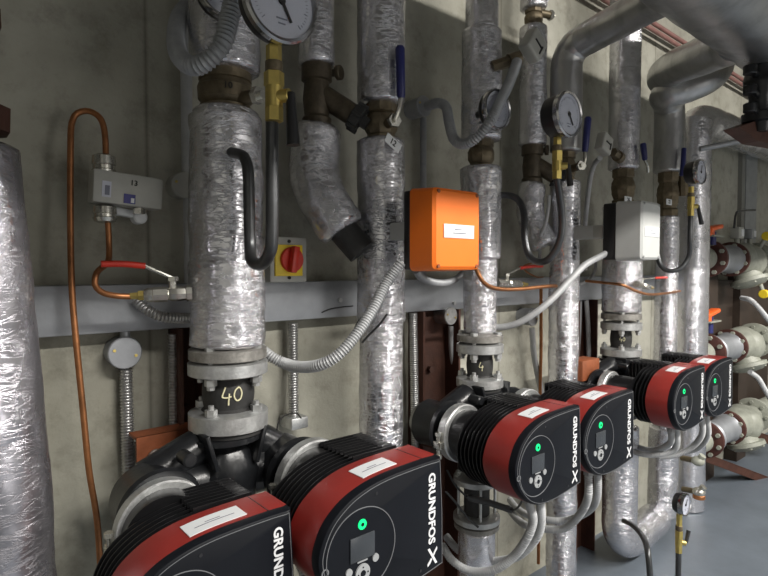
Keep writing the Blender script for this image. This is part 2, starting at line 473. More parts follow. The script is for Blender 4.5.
def gauge(c, R, label, needle=-40, depth=None, cocks=True, cock_h=None, handle=(1, 0), stemcol='brass'):
    """dial facing the aisle, on a brass cock; returns the empty"""
    c = V(c); depth = depth or R*.62
    t = empty('pressure_gauge', c, label, 'pressure gauge', 'round pressure gauges on siphon tubes')
    bm = bmesh.new(); lathe(bm, c+V((0, depth*.5, 0)), (0, -1, 0), [(0, R*.80), (.006, R*.9), (depth-.004, R*.95), (depth, R*.93)], 48); link('case', bm, 'blackplastic', t)
    bm = bmesh.new(); f = c+V((0, -depth*.5, 0))
    lathe(bm, f, (0, -1, 0), [(-.010, R*.93), (-.008, R*1.0), (.004, R*1.02), (.008, R*.97), (.006, R*.89), (.001, R*.88)], 56)
    link('bezel', bm, 'chrome', t)
    bm = bmesh.new(); lathe(bm, f+V((0, -.0005, 0)), (0, -1, 0), [(0, R*.885), (.0022, R*.885)], 48); dl = link('dial', bm, 'dial', t)
    bm = bmesh.new(); y = f.y-.0032
    for k in range(41):
        a = math.radians(225-k*270/40); L = .11 if k % 5 == 0 else .06
        d = V((math.cos(a), 0, math.sin(a))); q = V((f.x, y, f.z))+d*R*(.76-L/2)
        box(bm, q, (R*L, .0006, R*(.020 if k % 5 == 0 else .010)), Matrix.Rotation(-a, 3, 'Y'))
    for k in range(2):
        box(bm, (f.x, y, f.z-R*(.42+k*.12)), (R*(.30-.1*k), .0006, R*.035))
    link('dial_marks', bm, 'ink', dl)
    bm = bmesh.new(); a = math.radians(needle); d = V((math.cos(a), 0, math.sin(a)))
    box(bm, V((f.x, y-.002, f.z))+d*R*.20, (R*.66, .001, R*.075), Matrix.Rotation(-a, 3, 'Y')); cyl(bm, (f.x, y-.003, f.z), (f.x, y, f.z), R*.09, 16)
    link('needle', bm, 'inkblack', dl)
    bm = bmesh.new(); lathe(bm, f+V((0, -.0055, 0)), (0, -1, 0), [(0, R*.89), (.0012, R*.885)], 40); link('glass', bm, 'glass', t)
    return t
def gauge_cock(t, c, R, zs, handle, arm_dir, big=1.0):
    """zs: heights of nut1 top,nut1 bottom, dark ring bottom, nut2 bottom, body bottom, nut3 bottom"""
    x, y = c.x, c.y
    bm = bmesh.new(); w = .0125*big
    hexn(bm, (x, y, zs[1]), (x, y, zs[0]), w); link('brass_nut', bm, 'brass', t, angle=25)
    bm = bmesh.new(); cyl(bm, (x, y, zs[2]), (x, y, zs[1]), w*1.15, 20, .001)
    link('brass_union', bm, 'bronze', t)
    bm = bmesh.new(); hexn(bm, (x, y, zs[3]), (x, y, zs[2]), w*1.3); link('brass_nut', bm, 'brass', t, angle=25)
    bm = bmesh.new(); cyl(bm, (x, y, zs[4]), (x, y, zs[3]), w*1.15, 20)
    d = V(arm_dir).normalized(); zc = (zs[3]+zs[4])/2; p = V((x, y, zc))
    cyl(bm, p, p+d*w*2.3, w*.85, 20, .001); link('cock_body', bm, 'brass', t)
    bm = bmesh.new(); hexn(bm, (x, y, zs[5]), (x, y, zs[4]), w*1.15); link('brass_nut', bm, 'brass', t, angle=25)
    bm = bmesh.new(); q = p+d*w*2.4; e = q+V(handle)
    sweep(bm, resample(smooth_path([q+V((0, 0, w*.3)), q.lerp(e, .4), e]), .006), lambda s: w*(.55+4*s), 12); link('cock_handle', bm, 'blackplastic', t)

# ------------------------------------------------------------------ pump heads
BOXP = [(-.083, .004), (-.077, .032), (-.060, .060), (-.030, .083), (.005, .097), (.045, .105), (.10, .109), (.174, .110),
        (.184, .101), (.189, .01), (.190, -.078), (.181, -.089), (.10, -.099), (.050, -.100), (.012, -.096), (-.022, -.083), (-.050, -.061), (-.074, -.029)]
def closed_smooth(P, n=5, corner=(7, 8, 10, 11)):
    out = []; m = len(P)
    for i in range(m):
        p0, p1, p2, p3 = [V((*P[(i+k) % m], 0)) for k in (-1, 0, 1, 2)]
        if i in (8, 9): out.append(p1); continue
        for k in range(n):
            t = k/n; out.append(.5*((2*p1)+(p2-p0)*t+(2*p0-5*p1+4*p2-p3)*t*t+(3*p1-p0-3*p2+p3)*t*t*t))
    return [(q.x, q.y) for q in out]
BP = closed_smooth(BOXP)
def polar(P, th, c=(0, 0)):
    best = 0; d = (math.cos(th), math.sin(th))
    for (a, b) in zip(P, P[1:]+P[:1]):
        ax, ay = a[0]-c[0], a[1]-c[1]; bx, by = b[0]-c[0], b[1]-c[1]
        ex, ey = bx-ax, by-ay; den = d[0]*ey-d[1]*ex
        if abs(den) < 1e-12: continue
        t = (ax*ey-ay*ex)/den; s = (ax*d[1]-ay*d[0])/den
        if t > 0 and -1e-6 <= s <= 1+1e-6: best = max(best, t)
    return best
def prism(bm, P, y0, y1, bev=0.0, cen=None):
    """solid with outline P (x,z) from y0 (front) to y1 (back), front edge rounded"""
    cx = sum(p[0] for p in P)/len(P); cz = sum(p[1] for p in P)/len(P)
    w = max(p[0] for p in P)-min(p[0] for p in P); h = max(p[1] for p in P)-min(p[1] for p in P)
    layers = [(y1, 0)]
    if bev > 0:
        layers += [(y0+bev, 0), (y0+bev*.35, bev*.3), (y0, bev)]
    else: layers += [(y0, 0)]
    rings = []
    for (y, inset) in layers:
        sx = 1-2*inset/w; sz = 1-2*inset/h
        rings.append([bm.verts.new((cx+(p[0]-cx)*sx, y, cz+(p[1]-cz)*sz)) for p in P])
    n = len(P)
    for a, b in zip(rings, rings[1:]):
        for i in range(n): bm.faces.new((a[i], a[(i+1) % n], b[(i+1) % n], b[i]))
    bm.faces.new(rings[0]); bm.faces.new(rings[-1][::-1]); return bm
def loft(bm, P0, y0, P1, y1):
    a = [bm.verts.new((p[0], y0, p[1])) for p in P0]; b = [bm.verts.new((p[0], y1, p[1])) for p in P1]; n = len(P0)
    for i in range(n): bm.faces.new((a[i], a[(i+1) % n], b[(i+1) % n], b[i]))
    bm.faces.new(a); bm.faces.new(b[::-1]); return bm
def ringmesh(bm, c, y, r, w, t, seg=56):
    for k in range(seg):
        pass
    lathe(bm, (c[0], y, c[1]), (0, -1, 0), [(0, r-w), (0, r), (t, r), (t, r-w)], seg)
    return bm
def make_pump(X, faceY, Zc, s, ringY, rx, rz, label, lab=(.0, .07), fin_gap=.045, rk=.080):
    """circulator head: local frame, x along the wall, y into the wall, z up; origin on the motor axis at the panel front"""
    t = empty('circulation_pump', (X, faceY, Zc), label, 'pump', 'circulation pump heads with red bands')
    def put(name, bm, mat, parent=None, angle=35):
        for v in bm.verts: v.co = V((X, faceY, Zc)) + v.co*s
        return link(name, bm, mat, parent or t, angle=angle)
    D = (ringY-faceY)/s          # distance face to clamp ring
    # black front cover
    bm = bmesh.new(); prism(bm, BP, 0, .020, .006); pan = put('control_panel', bm, 'panel')
    # fine line round the cover
    inner = [(p[0]*.955+.003, p[1]*.955) for p in BP]; inner2 = [(p[0]*.948+.0034, p[1]*.948) for p in BP]
    bm = bmesh.new(); n = len(inner)
    A = [bm.verts.new((p[0], -.0008, p[1])) for p in inner]; B = [bm.verts.new((p[0], -.0008, p[1])) for p in inner2]
    A2 = [bm.verts.new((p[0], .0015, p[1])) for p in inner]; B2 = [bm.verts.new((p[0], .0015, p[1])) for p in inner2]
    for i in range(n):
        j = (i+1) % n
        bm.faces.new((A[i], A[j], B[j], B[i])); bm.faces.new((A[i], A[j], A2[j], A2[i])); bm.faces.new((B[i], B[j], B2[j], B2[i]))
    put('panel_edge_line', bm, 'linegrey', pan)
    # red shell
    RB = [(p[0]*1.004, p[1]*1.004) for p in BP]
    bm = bmesh.new(); prism(bm, RB, .0185, .092, .002); sh = put('red_shell', bm, 'pumpred')
    bm = bmesh.new(); box(bm, (.150, .055, .1095), (.0015, .072, .004)); put('shell_seam', bm, 'blackplastic', sh)
    # cooling fins: round body on the left, a higher square block on the right
    TH = [2*PI*k/96 for k in range(96)]
    cf = (rx, rz)
    Q = [(min(q[0], .150), min(q[1], .108)) for q in BP]
    rb = [polar(Q, th, (0, 0)) for th in TH]
    def prof(k): return [(r*k*math.cos(th), r*k*math.sin(th)+.002) for r, th in zip(rb, TH)]
    y0 = .094; y1 = D-fin_gap; bm = bmesh.new()
    loft(bm, prof(.80), y0-.004, prof(.78), y1)
    pitch = .0120; n = max(3, int((y1-y0)/pitch))
    for k in range(n):
        y = y0+(y1-y0)*(k+.6)/n; P = prof(.985); loft(bm, P, y-.0011, P, y+.0011)
    # square block
    y2 = D-.012
    box(bm, (.110, (y0+y2)/2, .044), (.086, y2-y0, .116))
    n2 = int((y2-y0)/pitch)
    for k in range(n2):
        y = y0+(y2-y0)*(k+.6)/n2; box(bm, (.110, y, .053), (.104, .0022, .120))
    put('cooling_fins', bm, 'fin')
    bm = bmesh.new(); box(bm, (.150, (y0+y2)/2+.004, .056), (.030, (y2-y0)*.92, .113), None, .006); put('terminal_cover', bm, 'blackplastic')
    # neck and clamp
    bm = bmesh.new(); lathe(bm, (rx*.8, y1-.004, rz), (rx*.2, D+.02-y1, 0), [(0, rk-.010), (D-y1, rk-.010), (D-y1+.02, rk-.012)], 48); put('motor_neck', bm, 'fin')
    bm = bmesh.new(); lathe(bm, (rx, D-.012, rz), (0, 1, 0), [(0, rk-.006), (0, rk-.001), (.003, rk+.002), (.024, rk+.002), (.028, rk-.001), (.028, rk-.008)], 56)
    cr = put('clamp_ring', bm, 'zinc')
    bm = bmesh.new(); a = math.radians(192); c = V((math.cos(a)*(rk+.008)+rx, D+.003, math.sin(a)*(rk+.008)+rz))
    box(bm, c, (.016, .026, .018), None, .002); cyl(bm, c+V((-.002, 0, -.030)), c+V((-.002, 0, .030)), .005, 12); hexn(bm, c+V((-.002, 0, -.034)), c+V((-.002, 0, -.024)), .0095); hexn(bm, c+V((-.002, 0, .024)), c+V((-.002, 0, .032)), .0085)
    put('clamp_screw', bm, 'nickel', cr)
    # round operating field
    cc = (0, 0)
    bm = bmesh.new(); lathe(bm, (cc[0], .002, cc[1]), (0, -1, 0), [(0, .0700), (.0032, .0700), (.0032, .0688), (.0022, .0685)], 56); put('dial_rim', bm, 'linegrey', pan)
    bm = bmesh.new(); lathe(bm, (cc[0], .002, cc[1]), (0, -1, 0), [(0, .0684), (.0024, .0684)], 56); put('operating_field', bm, 'panel', pan)
    bm = bmesh.new(); lathe(bm, (cc[0], -.0002, cc[1]+.043), (0, -1, 0), [(0, .0085), (.0015, .0082)], 24); put('status_light', bm, 'led', pan)
    bm = bmesh.new(); lathe(bm, (cc[0], -.0014, cc[1]+.043), (0, -1, 0), [(0, .0032), (.0010, .0030)], 20); put('status_mark', bm, 'panel', pan)
    bm = bmesh.new(); box(bm, (cc[0], -.0012, cc[1]+.006), (.050, .003, .040), None, .0012); put('display', bm, 'screen', pan)
    bm = bmesh.new(); lathe(bm, (cc[0], -.0002, cc[1]-.036), (0, -1, 0), [(0, .0150), (.0025, .0145), (.0028, .012)], 32); put('navigation_button', bm, 'button', pan)
    bm = bmesh.new(); lathe(bm, (cc[0], -.0025, cc[1]-.036), (0, -1, 0), [(0, .0054), (.0014, .0050)], 20)
    for k in range(4):
        a = k*PI/2; box(bm, (cc[0]+math.cos(a)*.0098, -.0032, cc[1]-.036+math.sin(a)*.0098), (.0022, .001, .0022))
    put('navigation_marks', bm, 'panel', pan)
    for sx, sz in ((-.027, -.027), (.027, -.020)):
        bm = bmesh.new(); lathe(bm, (cc[0]+sx, -.0002, cc[1]+sz), (0, -1, 0), [(0, .0068), (.0022, .0064)], 22); put('round_button', bm, 'button', pan)
    bm = bmesh.new(); box(bm, (cc[0], -.0012, cc[1]-.0165), (.020, .001, .0022)); put('display_caption', bm, 'button', pan)
    bm = bmesh.new(); lathe(bm, (-.0715, .001, -.012), (0, -1, 0), [(0, .0068), (.0022, .0068), (.0022, .0048), (.0005, .0046)], 20); put('socket_mark', bm, 'linegrey', pan)
    for (x, z) in ((.03, .085), (.13, -.080), (.02, -.085)):
        bm = bmesh.new(); lathe(bm, (x, .001, z), (0, -1, 0), [(0, .0030), (.0018, .0028)], 12); put('panel_screw', bm, 'blackplastic', pan)
    # lettering running downwards along the right edge
    tb = text_bm('GRUNDFOS', .0160, .0005, .038); x0, x1 = width(tb); k = .128/(x1-x0)
    for v in tb.verts:
        a, b = (v.co.x-x0)*k, v.co.z
        v.co = V((.150+b, -.0004+v.co.y, .088-a))
    put('maker_name', tb, 'logo', pan, 20)
    bm = bmesh.new(); g = (.159, -.064)
    def quad(pts):
        f = [bm.verts.new((g[0]+x*.86, -.0010, g[1]+z*.86)) for x, z in pts]; b = [bm.verts.new((g[0]+x*.86, .0010, g[1]+z*.86)) for x, z in pts]
        bm.faces.new(f); n = len(f)
        for i in range(n): bm.faces.new((f[i], f[(i+1) % n], b[(i+1) % n], b[i]))
    quad([(-.0135, .019), (-.0075, .0195), (.0145, -.0165), (.0085, -.017)])
    quad([(.0135, .018), (.0065, .011), (.0015, .0035), (.0045, .0005), (.0085, .0065), (.0145, .013)])
    quad([(-.0035, -.0015), (-.0005, -.0050), (-.0065, -.0125), (-.0135, -.0175), (-.0145, -.0125), (-.0085, -.0070)])
    put('maker_emblem', bm, 'logo', pan, 20)
    # paper label across the shell top
    th0, th1 = lab
    seq = []; pts = BP
    def top_at(x):
        best = None
        for a, b in zip(pts, pts[1:]+pts[:1]):
            if min(a[0], b[0])-1e-9 <= x <= max(a[0], b[0])+1e-9 and abs(b[0]-a[0]) > 1e-9:
                z = a[1]+(b[1]-a[1])*(x-a[0])/(b[0]-a[0]); best = z if best is None else max(best, z)
        return best*1.004
    xa, xb = lab; m = 14
    bm = bmesh.new(); rows = []
    for i in range(m+1):
        x = xa+(xb-xa)*i/m; z = top_at(x)
        rows.append([bm.verts.new((x, yy, z+dz)) for yy, dz in ((.029, .0012), (.070, .0012), (.070, .0001), (.029, .0001))])
    for a, b in zip(rows, rows[1:]):
        for q in range(4): bm.faces.new((a[q], a[(q+1) % 4], b[(q+1) % 4], b[q]))
    bm.faces.new(rows[0]); bm.faces.new(rows[-1][::-1]); lb = put('paper_label', bm, 'white', t)
    bm = bmesh.new()
    for (yy, fa, fb) in ((.046, .15, .85), (.052, .35, .62)):
        rows = []
        for i in range(9):
            x = xa+(xb-xa)*(fa+(fb-fa)*i/8); z = top_at(x)+.0014
            rows.append([bm.verts.new((x, yy+.0011, z)), bm.verts.new((x, yy-.0011, z))])
        for a, b in zip(rows, rows[1:]): bm.faces.new((a[0], a[1], b[1], b[0]))
    put('label_print', bm, 'ink', lb)
    bm = bmesh.new(); pass
    for gx in (.05, .10):
        bm = bmesh.new(); cyl(bm, (gx, .06, -.094), (gx, .06, -.112), .012, 16); cyl(bm, (gx, .06, -.108), (gx, .06, -.118), .015, 6); put('cable_gland', bm, 'greyplasticdark')
    return t
def pump_body(xa, xb, Yr, zr, X, Y, ztop, R, s, label):
    """black cast twin body behind two heads"""
    t = empty('twin_pump_body', (X, Y, zr), label, 'pump body', 'black cast twin pump bodies')
    bm = bmesh.new(); Ya = Yr+.018*s
    for x in (xa, xb):
        lathe(bm, (x, Ya, zr), (0, 1, 0), [(0, .078*s), (.012*s, .081*s), (.022*s, .070*s), (.05*s, .066*s), (.10*s, .070*s), (.13*s, .05*s), (.135*s, .02*s)], 44)
    sweep(bm, resample([V((xa-.01, Y+.0, zr)), V((xb+.01, Y, zr))], .02), .056*s, 28)
    sweep(bm, resample(smooth_path([V((xa, Y, zr+.03*s)), V((X-.06*s, Y, zr+.075*s)), V((X, Y, zr+.085*s)), V((X+.06*s, Y, zr+.075*s)), V((xb, Y, zr+.03*s))]), .015), .040*s, 24)
    lathe(bm, (X, Y, zr-.03), (0, 0, 1), [(0, .07*s), (.05*s, .078*s), ((ztop-zr+.03)*.75, .052*s), (ztop-zr+.03-.012, .056*s), (ztop-zr+.03-.010, R*.96), (ztop-zr+.03, R*.96)], 40)
    link('volute_casting', bm, 'castblack', t)
    for k, dx in enumerate((-.055, .055)):
        bm = bmesh.new(); box(bm, (X+dx*s, Y-.045*s, zr+.075*s), (.010*s, .05*s, .08*s), Matrix.Rotation(dx*5, 3, 'Y'), .003); link('casting_rib', bm, 'castblack', t)
    bm = bmesh.new(); cyl(bm, (X-.115*s, Y-.06*s, zr+.085*s), (X-.115*s, Y-.105*s, zr+.085*s), .014*s, 16, .003); link('vent_plug', bm, 'castblack', t)
    # lower neck and flange
    bm = bmesh.new(); lathe(bm, (X, Y, zr-.03), (0, 0, -1), [(0, .07*s), (.06*s, .06*s), (.10*s, .052*s), (.115*s, .055*s), (.117*s, R*.94), (.135*s, R*.94)], 40); link('inlet_neck', bm, 'castblack', t)
    return t

# ================================================================== PUMP SET A (nearest)
P1 = (.481, 1.06); P2 = (.903, 1.08); P3 = (1.236, 1.035); P4 = (1.743, 1.08); P5 = (2.160, 1.08); P6 = (2.57, 1.08); P7 = (2.94, 1.12)
def rp(X, Y, w, u):
    d = (V((X, Y, EYE.z))-EYE); z = d.dot(FWD); return w/2*z/FPX*math.cos(math.atan((u-384)/FPX))
pipe(*P1, None, 74, lambda t: .0655 if t > .12 else .0685, 'silver foil pipe above the marker-numbered valve, behind the largest gauge', amp=.003, seed=1)
ball_valve(*P1, 72, 112, .053, 'brown brass valve with a black marker 10 on it, on the nearest foil pipe', spindle=(255, 96, .985), mark=('10', 229, .012))
pipe(*P1, 110, 346, lambda t: .0735 if t < .36 else (.0705 if t < .97 else .063), 'fat crinkled foil pipe joined by the curved dark siphon of the largest gauge', amp=.0036, seed=2, bands=(246,))
flexible_joint(*P1, (347, 358, 360, 373, 409, 426), .0785, .049, 'flanged rubber connector chalked 40 above the two nearest pumps', '40', .034)
# far left pipe
o = foil('insulated_pipe', [at(8, 700, .95)+V((0, 0, -.12)), at(-8, 470, .95), at(-43, 145, .95)], lambda t: .070, 'foil_dark', None, .0022, 5)
tag(o, 'leaning foil pipe cut off by the left edge of the photo', 'pipe', PIPES)
t = empty('ball_valve', at(-6, 145, .95), 'dark rusty valve at the left edge, atop the leaning foil pipe', 'valve', 'brown brass ball valves in the pipes')
a = at(-43, 146, .95); b = at(-50, 20, .95); d = (b-a)
bm = bmesh.new(); lathe(bm, a, d, [(0, .045), (.02, .05), (.022, .062), (.055, .064), (.058, .048), (.09, .05), (.12, .042), (.16, .050), (.165, .058), (.19, .058), (d.length, .05)], 10); link('valve_body', bm, 'rust', t, angle=25)
bm = bmesh.new(); lathe(bm, b, (0, 0, 1), [(0, .05), (.06, .055), (.12, .05)], 24); link('pipe_stub', bm, 'zinc_dark', t)
tag(foil('insulated_pipe', [b+V((0, 0, .11)), V((b.x, b.y, 3.0))], .06, 'foil', None, .003, 6), 'foil pipe leaving the top left corner of the photo, above the rusty valve', 'pipe', PIPES)

# pump A heads and body
FA = .78
zcA = .822
make_pump(.268, .75, .836, .96, .950, .046, .050, 'nearest pump at the bottom left corner, wide slanted paper label on its red band', lab=(.025, .118))
make_pump(.537, .69, .868, 1.0, .915, .054, .034, 'large pump second from left, grey display and long slanted label, right of the nearest pump', lab=(.025, .100))
zl = zat(*P1, 426)-.009
pump_body(.316, .592, .945, .900, P1[0]-.01, P1[1], zl-.001, .0785, .92, 'black cast twin body under the connector chalked 40, behind the two nearest pumps')

# P1b : branch with strainer behind
B1 = (.757, 1.15)
pipe(*B1, None, 66, .044, 'slim foil pipe right of the largest gauge, above the dark strainer', amp=.0022, seed=8)
def strainer(X, Y, v0, v1, label, out=(.06, -.05, -.05)):
    za = zat(X, Y, v0); zb = zat(X, Y, v1); t = empty('strainer', (X, Y, zb), label, 'strainer', 'brown y shaped strainers')
    bm = bmesh.new(); H = za-zb
    lathe(bm, (X, Y, zb-.005), (0, 0, 1), [(0, .034), (H*.2, .036), (H*.25, .030), (H*.5, .034), (H*.78, .030), (H*.8, .037), (H+.012, .037)], 28)
    c = V((X, Y, zb+H*.60)); e = c+V(out)*1.15; sweep(bm, resample([c, e], .01), .027, 20)
    link('strainer_body', bm, 'strainer', t)
    d = V(out).normalized(); bm = bmesh.new(); cyl(bm, e-d*.004, e+d*.022, .033, 8, .002); cyl(bm, e+d*.022, e+d*.04, .016, 6)
    for k in range(6):
        xx, yy, _ = frame(d); a = k*PI/3; q = e+d*.01+(xx*math.cos(a)+yy*math.sin(a))*.033; cyl(bm, q-d*.012, q+d*.014, .006, 8)
    link('strainer_cap', bm, 'rubber', t, angle=25)
    bm = bmesh.new(); q = V((X+.045, Y-.02, za-.012)); cyl(bm, V((X+.02, Y-.01, za-.015)), q, .009, 12); cyl(bm, q, q+V((.006, -.012, 0)), .018, 12, .002)
    link('drain_cock', bm, 'strainer', t)
    return t
strainer(*B1, 66, 130, 'dark brown strainer right of the largest gauge cock')
o = foil('insulated_pipe', [(B1[0], B1[1], zat(*B1, 127)), at(315, 150, 1.15), at(315, 178, 1.14), at(325, 204, 1.11), at(343, 231, 1.08)], .059, 'foil', None, .003, 9, ends=.012)
tag(o, 'foil elbow bending down to the right behind the pipe tagged 12', 'pipe', PIPES)
bm = bmesh.new(); a = at(342, 229, 1.085); b = at(362, 252, 1.05); cyl(bm, a, b, .036, 20); tag(link('pipe_branch', bm, 'rubber'), 'short dark branch joining the foil elbow to the pipe tagged 12', 'pipe branch')

# P2
pipe(*P2, None, 105, .060, 'foil pipe beside the long blue lever, above the valve tagged 12', amp=.0025, seed=11)
ball_valve(*P2, 104, 141, .041, 'brown valve with a long blue lever and a 12 tag', spindle=(393, 121, 1.02), grip=((395, 120, 1.005), (401, 98, 1.0), (400, 46, 1.0)), plate=(393, 143, 1.0, '12', .5))
pipe(*P2, 140, None, lambda t: .055 if t < .70 else .0605, 'foil pipe running down behind the orange box to behind the second pump', base=FZ, amp=.0028, seed=12, bands=(218, 322))

# ================================================================== PUMP SET B
pipe(*P3, None, 33, .0455, 'narrow foil pipe at the top centre, right of the blue lever', amp=.0012, seed=14, mat='foil_soft')
pipe(*P3, 31, 141, .0555, 'foil pipe behind the small gauge crossed by a looping conduit', amp=.0022, seed=15)
ball_valve(*P3, 140, 168, .037, 'brown valve right under the small gauge crossed by a conduit', matb='bronze')
pipe(*P3, 167, 333, lambda t: .046 if t < .45 else .056, 'foil pipe directly behind the orange box, above the middle flanges', amp=.0036, seed=16)
flexible_joint(*P3, (334, 341, 343, 352, 377, 386), .067, .036, 'flanged rubber connector chalked 4 behind the middle pumps', '4', .024, .4)
make_pump(1.084, .735, .866, 1.0, .960, -.010, .028, 'pump with dark display left of the middle pair, label slanting on red band', lab=(.018, .090), rk=.073)
make_pump(1.366, .735, .866, 1.0, .960, -.010, .028, 'right pump of the middle pair, half hidden by its twin', lab=(.018, .090), rk=.073)
zl = zat(*P3, 386)-.009
pump_body(1.082, 1.352, .985, .894, P3[0]-.0, P3[1], zl-.001, .067, .90, 'black cast twin body behind the middle pair of pumps')
# lower connector + pipe of set B
bz = .872-.13
t = empty('lower_pipe_connector', (P3[0], P3[1], .62), 'zinc flanged connector below the middle pumps', 'pipe connector')
zt = .890-.03-.137
flange(t, (P3[0]-.01, P3[1], zt-.010), .067, .018)
bm = bmesh.new(); cyl(bm, (P3[0]-.01, P3[1], zt-.11), (P3[0]-.01, P3[1], zt-.02), .037, 30); link('rubber_sleeve', bm, 'rubber', t)
flange(t, (P3[0]-.01, P3[1], zt-.122), .067, .018); flange(t, (P3[0]-.01, P3[1], zt-.142), .065, .016, 'zinc_dark', name='collar_flange')
for k in range(4):
    a = .9+k*PI/2; bolt(t, (P3[0]-.01+math.cos(a)*.053, P3[1]+math.sin(a)*.053, zt-.065), (0, 0, 1), .165)
o = foil('insulated_pipe', [(P3[0]-.01, P3[1], FZ), (P3[0]-.01, P3[1], zt-.15)], .053, 'foil_soft', None, .002, 18)
tag(o, 'foil pipe rising from the floor under the middle pumps', 'pipe', PIPES)

# P3b branch
B3 = (1.647, 1.15)
o = foil('insulated_pipe', [(B3[0], B3[1], zat(*B3, 10)), (B3[0], B3[1], zat(*B3, 0)), (B3[0]+.01, B3[1]-.01, zat(*B3, -8)), (B3[0], B3[1], zat(*B3, -30)), (B3[0], B3[1], 2.99)], .044, 'foil', None, .002, 20)
tag(o, 'foil stub at the top edge, above the brown valve right of the diamond box', 'pipe', PIPES)
ball_valve(*B3, 8, 29, .031, 'small brown valve near the top edge above the grey diamond box', spindle=(549, 15, 1.13))
pipe(*B3, 27, 146, .0465, 'foil pipe between the small crossed gauge and the black-backed gauge', amp=.0024, seed=21)
strainer(*B3, 146, 186, 'dark brown strainer left of the black-backed gauge siphon', out=(.05, -.05, -.045))
o = foil('insulated_pipe', [(B3[0], B3[1], zat(*B3, 184)), at(530, 205, 1.15), at(533, 222, 1.14), at(545, 246, 1.10)], .046, 'foil', None, .003, 22, ends=.01)
tag(o, 'foil elbow behind the curved siphon of the black-backed gauge', 'pipe', PIPES)

# P4
HDR_Y, HDR_Z, HDR_R = .58, 2.133, .16
zE = zat(*P4, 47)
o = foil('insulated_pipe', [(P4[0], P4[1], zat(*P4, 153)), (P4[0], P4[1], zE-.12), (P4[0], P4[1]-.004, zE-.045), (P4[0], P4[1]-.035, zE-.006), (P4[0]-.015, P4[1]-.11, zE+.004),
        (P4[0]-.15, P4[1]-.46, zE-.004)], .053, 'foil_dull', None, .0012, 24)
tag(o, 'dull foil elbow pipe from the overhead header down behind the black-backed gauge', 'pipe', PIPES)
ball_valve(*P4, 151, 182, .036, 'brown valve with a blue lever behind the black-backed gauge', spindle=(580, 166, 1.0), grip=((583, 166, .99), (585, 152, .985), (588, 117, .98)))
pipe(*P4, 181, None, lambda t: .051, 'tall foil pipe carrying the arm of the light grey box, running to the floor', base=FZ, amp=.0030, seed=25, bands=(224, 352, 505))

# ================================================================== PUMP SET C
pipe(*P5, None, 170, .058, 'foil pipe rising to the top edge above the light grey box', amp=.0018, seed=27, mat='foil_soft')
ball_valve(*P5, 169, 206, .045, 'brown valve tagged 26 behind the light grey box', plate=(628, 200, .93, '26', 0))
pipe(*P5, 205, 312, .074, 'wide foil pipe under the light grey box above the right flanges', amp=.0026, seed=28)
flexible_joint(*P5, (313, 319, 322, 329, 348, 355), .078, .039, 'flanged rubber connector above the rightmost pair of pumps', '40', .018, .5)
make_pump(1.985, .770, .860, 1.0, 1.005, -.055, .016, 'left pump of the rightmost pair, fully ringed by round fins', lab=(.018, .090), fin_gap=.085, rk=.068)
make_pump(2.262, .770, .860, 1.0, 1.005, -.055, .016, 'farthest pump on the right, partly hidden behind its twin', lab=(.018, .090), fin_gap=.085, rk=.068)
zl = zat(*P5, 355)-.009
pump_body(1.930, 2.207, 1.03, .876, P5[0]-.02, P5[1], zl-.001, .078, .86, 'black cast twin body behind the rightmost pair of pumps')
# lower foil pipe and header elbow
zb = .27
o = foil('insulated_pipe', [(P5[0]-.03, 1.06, .70), (P5[0]-.03, 1.06, .40), (P5[0]-.03, 1.06, .29), (P5[0]+.01, 1.06, .225), (P5[0]+.09, 1.06, .205), (P5[0]+.22, 1.07, .205), (P6[0]-.07, 1.08, .205)], .066, 'foil', None, .0016, 30, ends=.004)
tag(o, 'foil elbow pipe under the rightmost pumps turning along the floor', 'pipe', PIPES)

# P6 / P7
z6 = zat(*P6, 104)
o = foil('insulated_pipe', [(P6[0], P6[1], zat(*P6, 173)), (P6[0], P6[1], z6-.03)] + px([(666, 95, 1.05), (686, 88, .98), (706, 79, .92), (717, 68, .90), (718, 52, .90), (716, 38, .90)]), .062, 'foil_dull', None, .001, 31)
tag(o, 'dull foil pipe bending out from above the valve tagged 22', 'pipe', PIPES)
o = foil('insulated_pipe', [at(672, 84, 1.10), at(664, 78, 1.07), at(672, 69, 1.0), at(700, 57, .83), at(735, 42, .66)], .068, 'foil_dull', None, .001, 32, ends=.03)
tag(o, 'dull foil branch with a blunt rounded end entering the big overhead pipe', 'pipe', PIPES)
ball_valve(*P6, 172, 217, .046, 'brown valve with a 22 tag left of the small gauge', plate=(669, 202, 1.0, '22', 0), grip=((648, 172, 1.0), (645, 160, 1.0), (643, 143, 1.0)))
pipe(*P6, 216, None, lambda t: .062 if t < .30 else .047, 'slender foil pipe just right of the light grey box, down to the floor elbow', base=.20, amp=.0030, seed=33)
z7 = zat(*P7, 128)
o = foil('insulated_pipe', [(P7[0], P7[1], FZ), (P7[0], P7[1], z7-.12), (P7[0]+.01, P7[1], z7-.03), (P7[0]+.06, P7[1], z7+.03), (P7[0]+.16, P7[1], z7+.05), (P7[0]+.5, P7[1]-.0, z7+.06), (5.6, P7[1], z7+.10)], .082, 'foil_soft', None, .0018, 34)
tag(o, 'thick foil riser behind the small gauge, turning right at the top', 'pipe', PIPES)
band('foil_tape', (P7[0], P7[1], zat(*P7, 268)), (0, 0, 1), .083, .03, 'tape', o, .002, 3)
# blue levers behind the far gauge
t = empty('ball_valve', at(683, 175, 1.0), 'blue lever valve behind the small right gauge', 'valve', 'brown brass ball valves in the pipes')
bm = bmesh.new(); cyl(bm, at(683, 196, 1.03), at(683, 176, 1.03), .022, 8); link('valve_body', bm, 'bronze', t, angle=25)
bm = bmesh.new(); cyl(bm, at(682, 176, 1.0), at(684, 148, 1.0), .010, 12, .003); link('blue_grip', bm, 'blue', t)

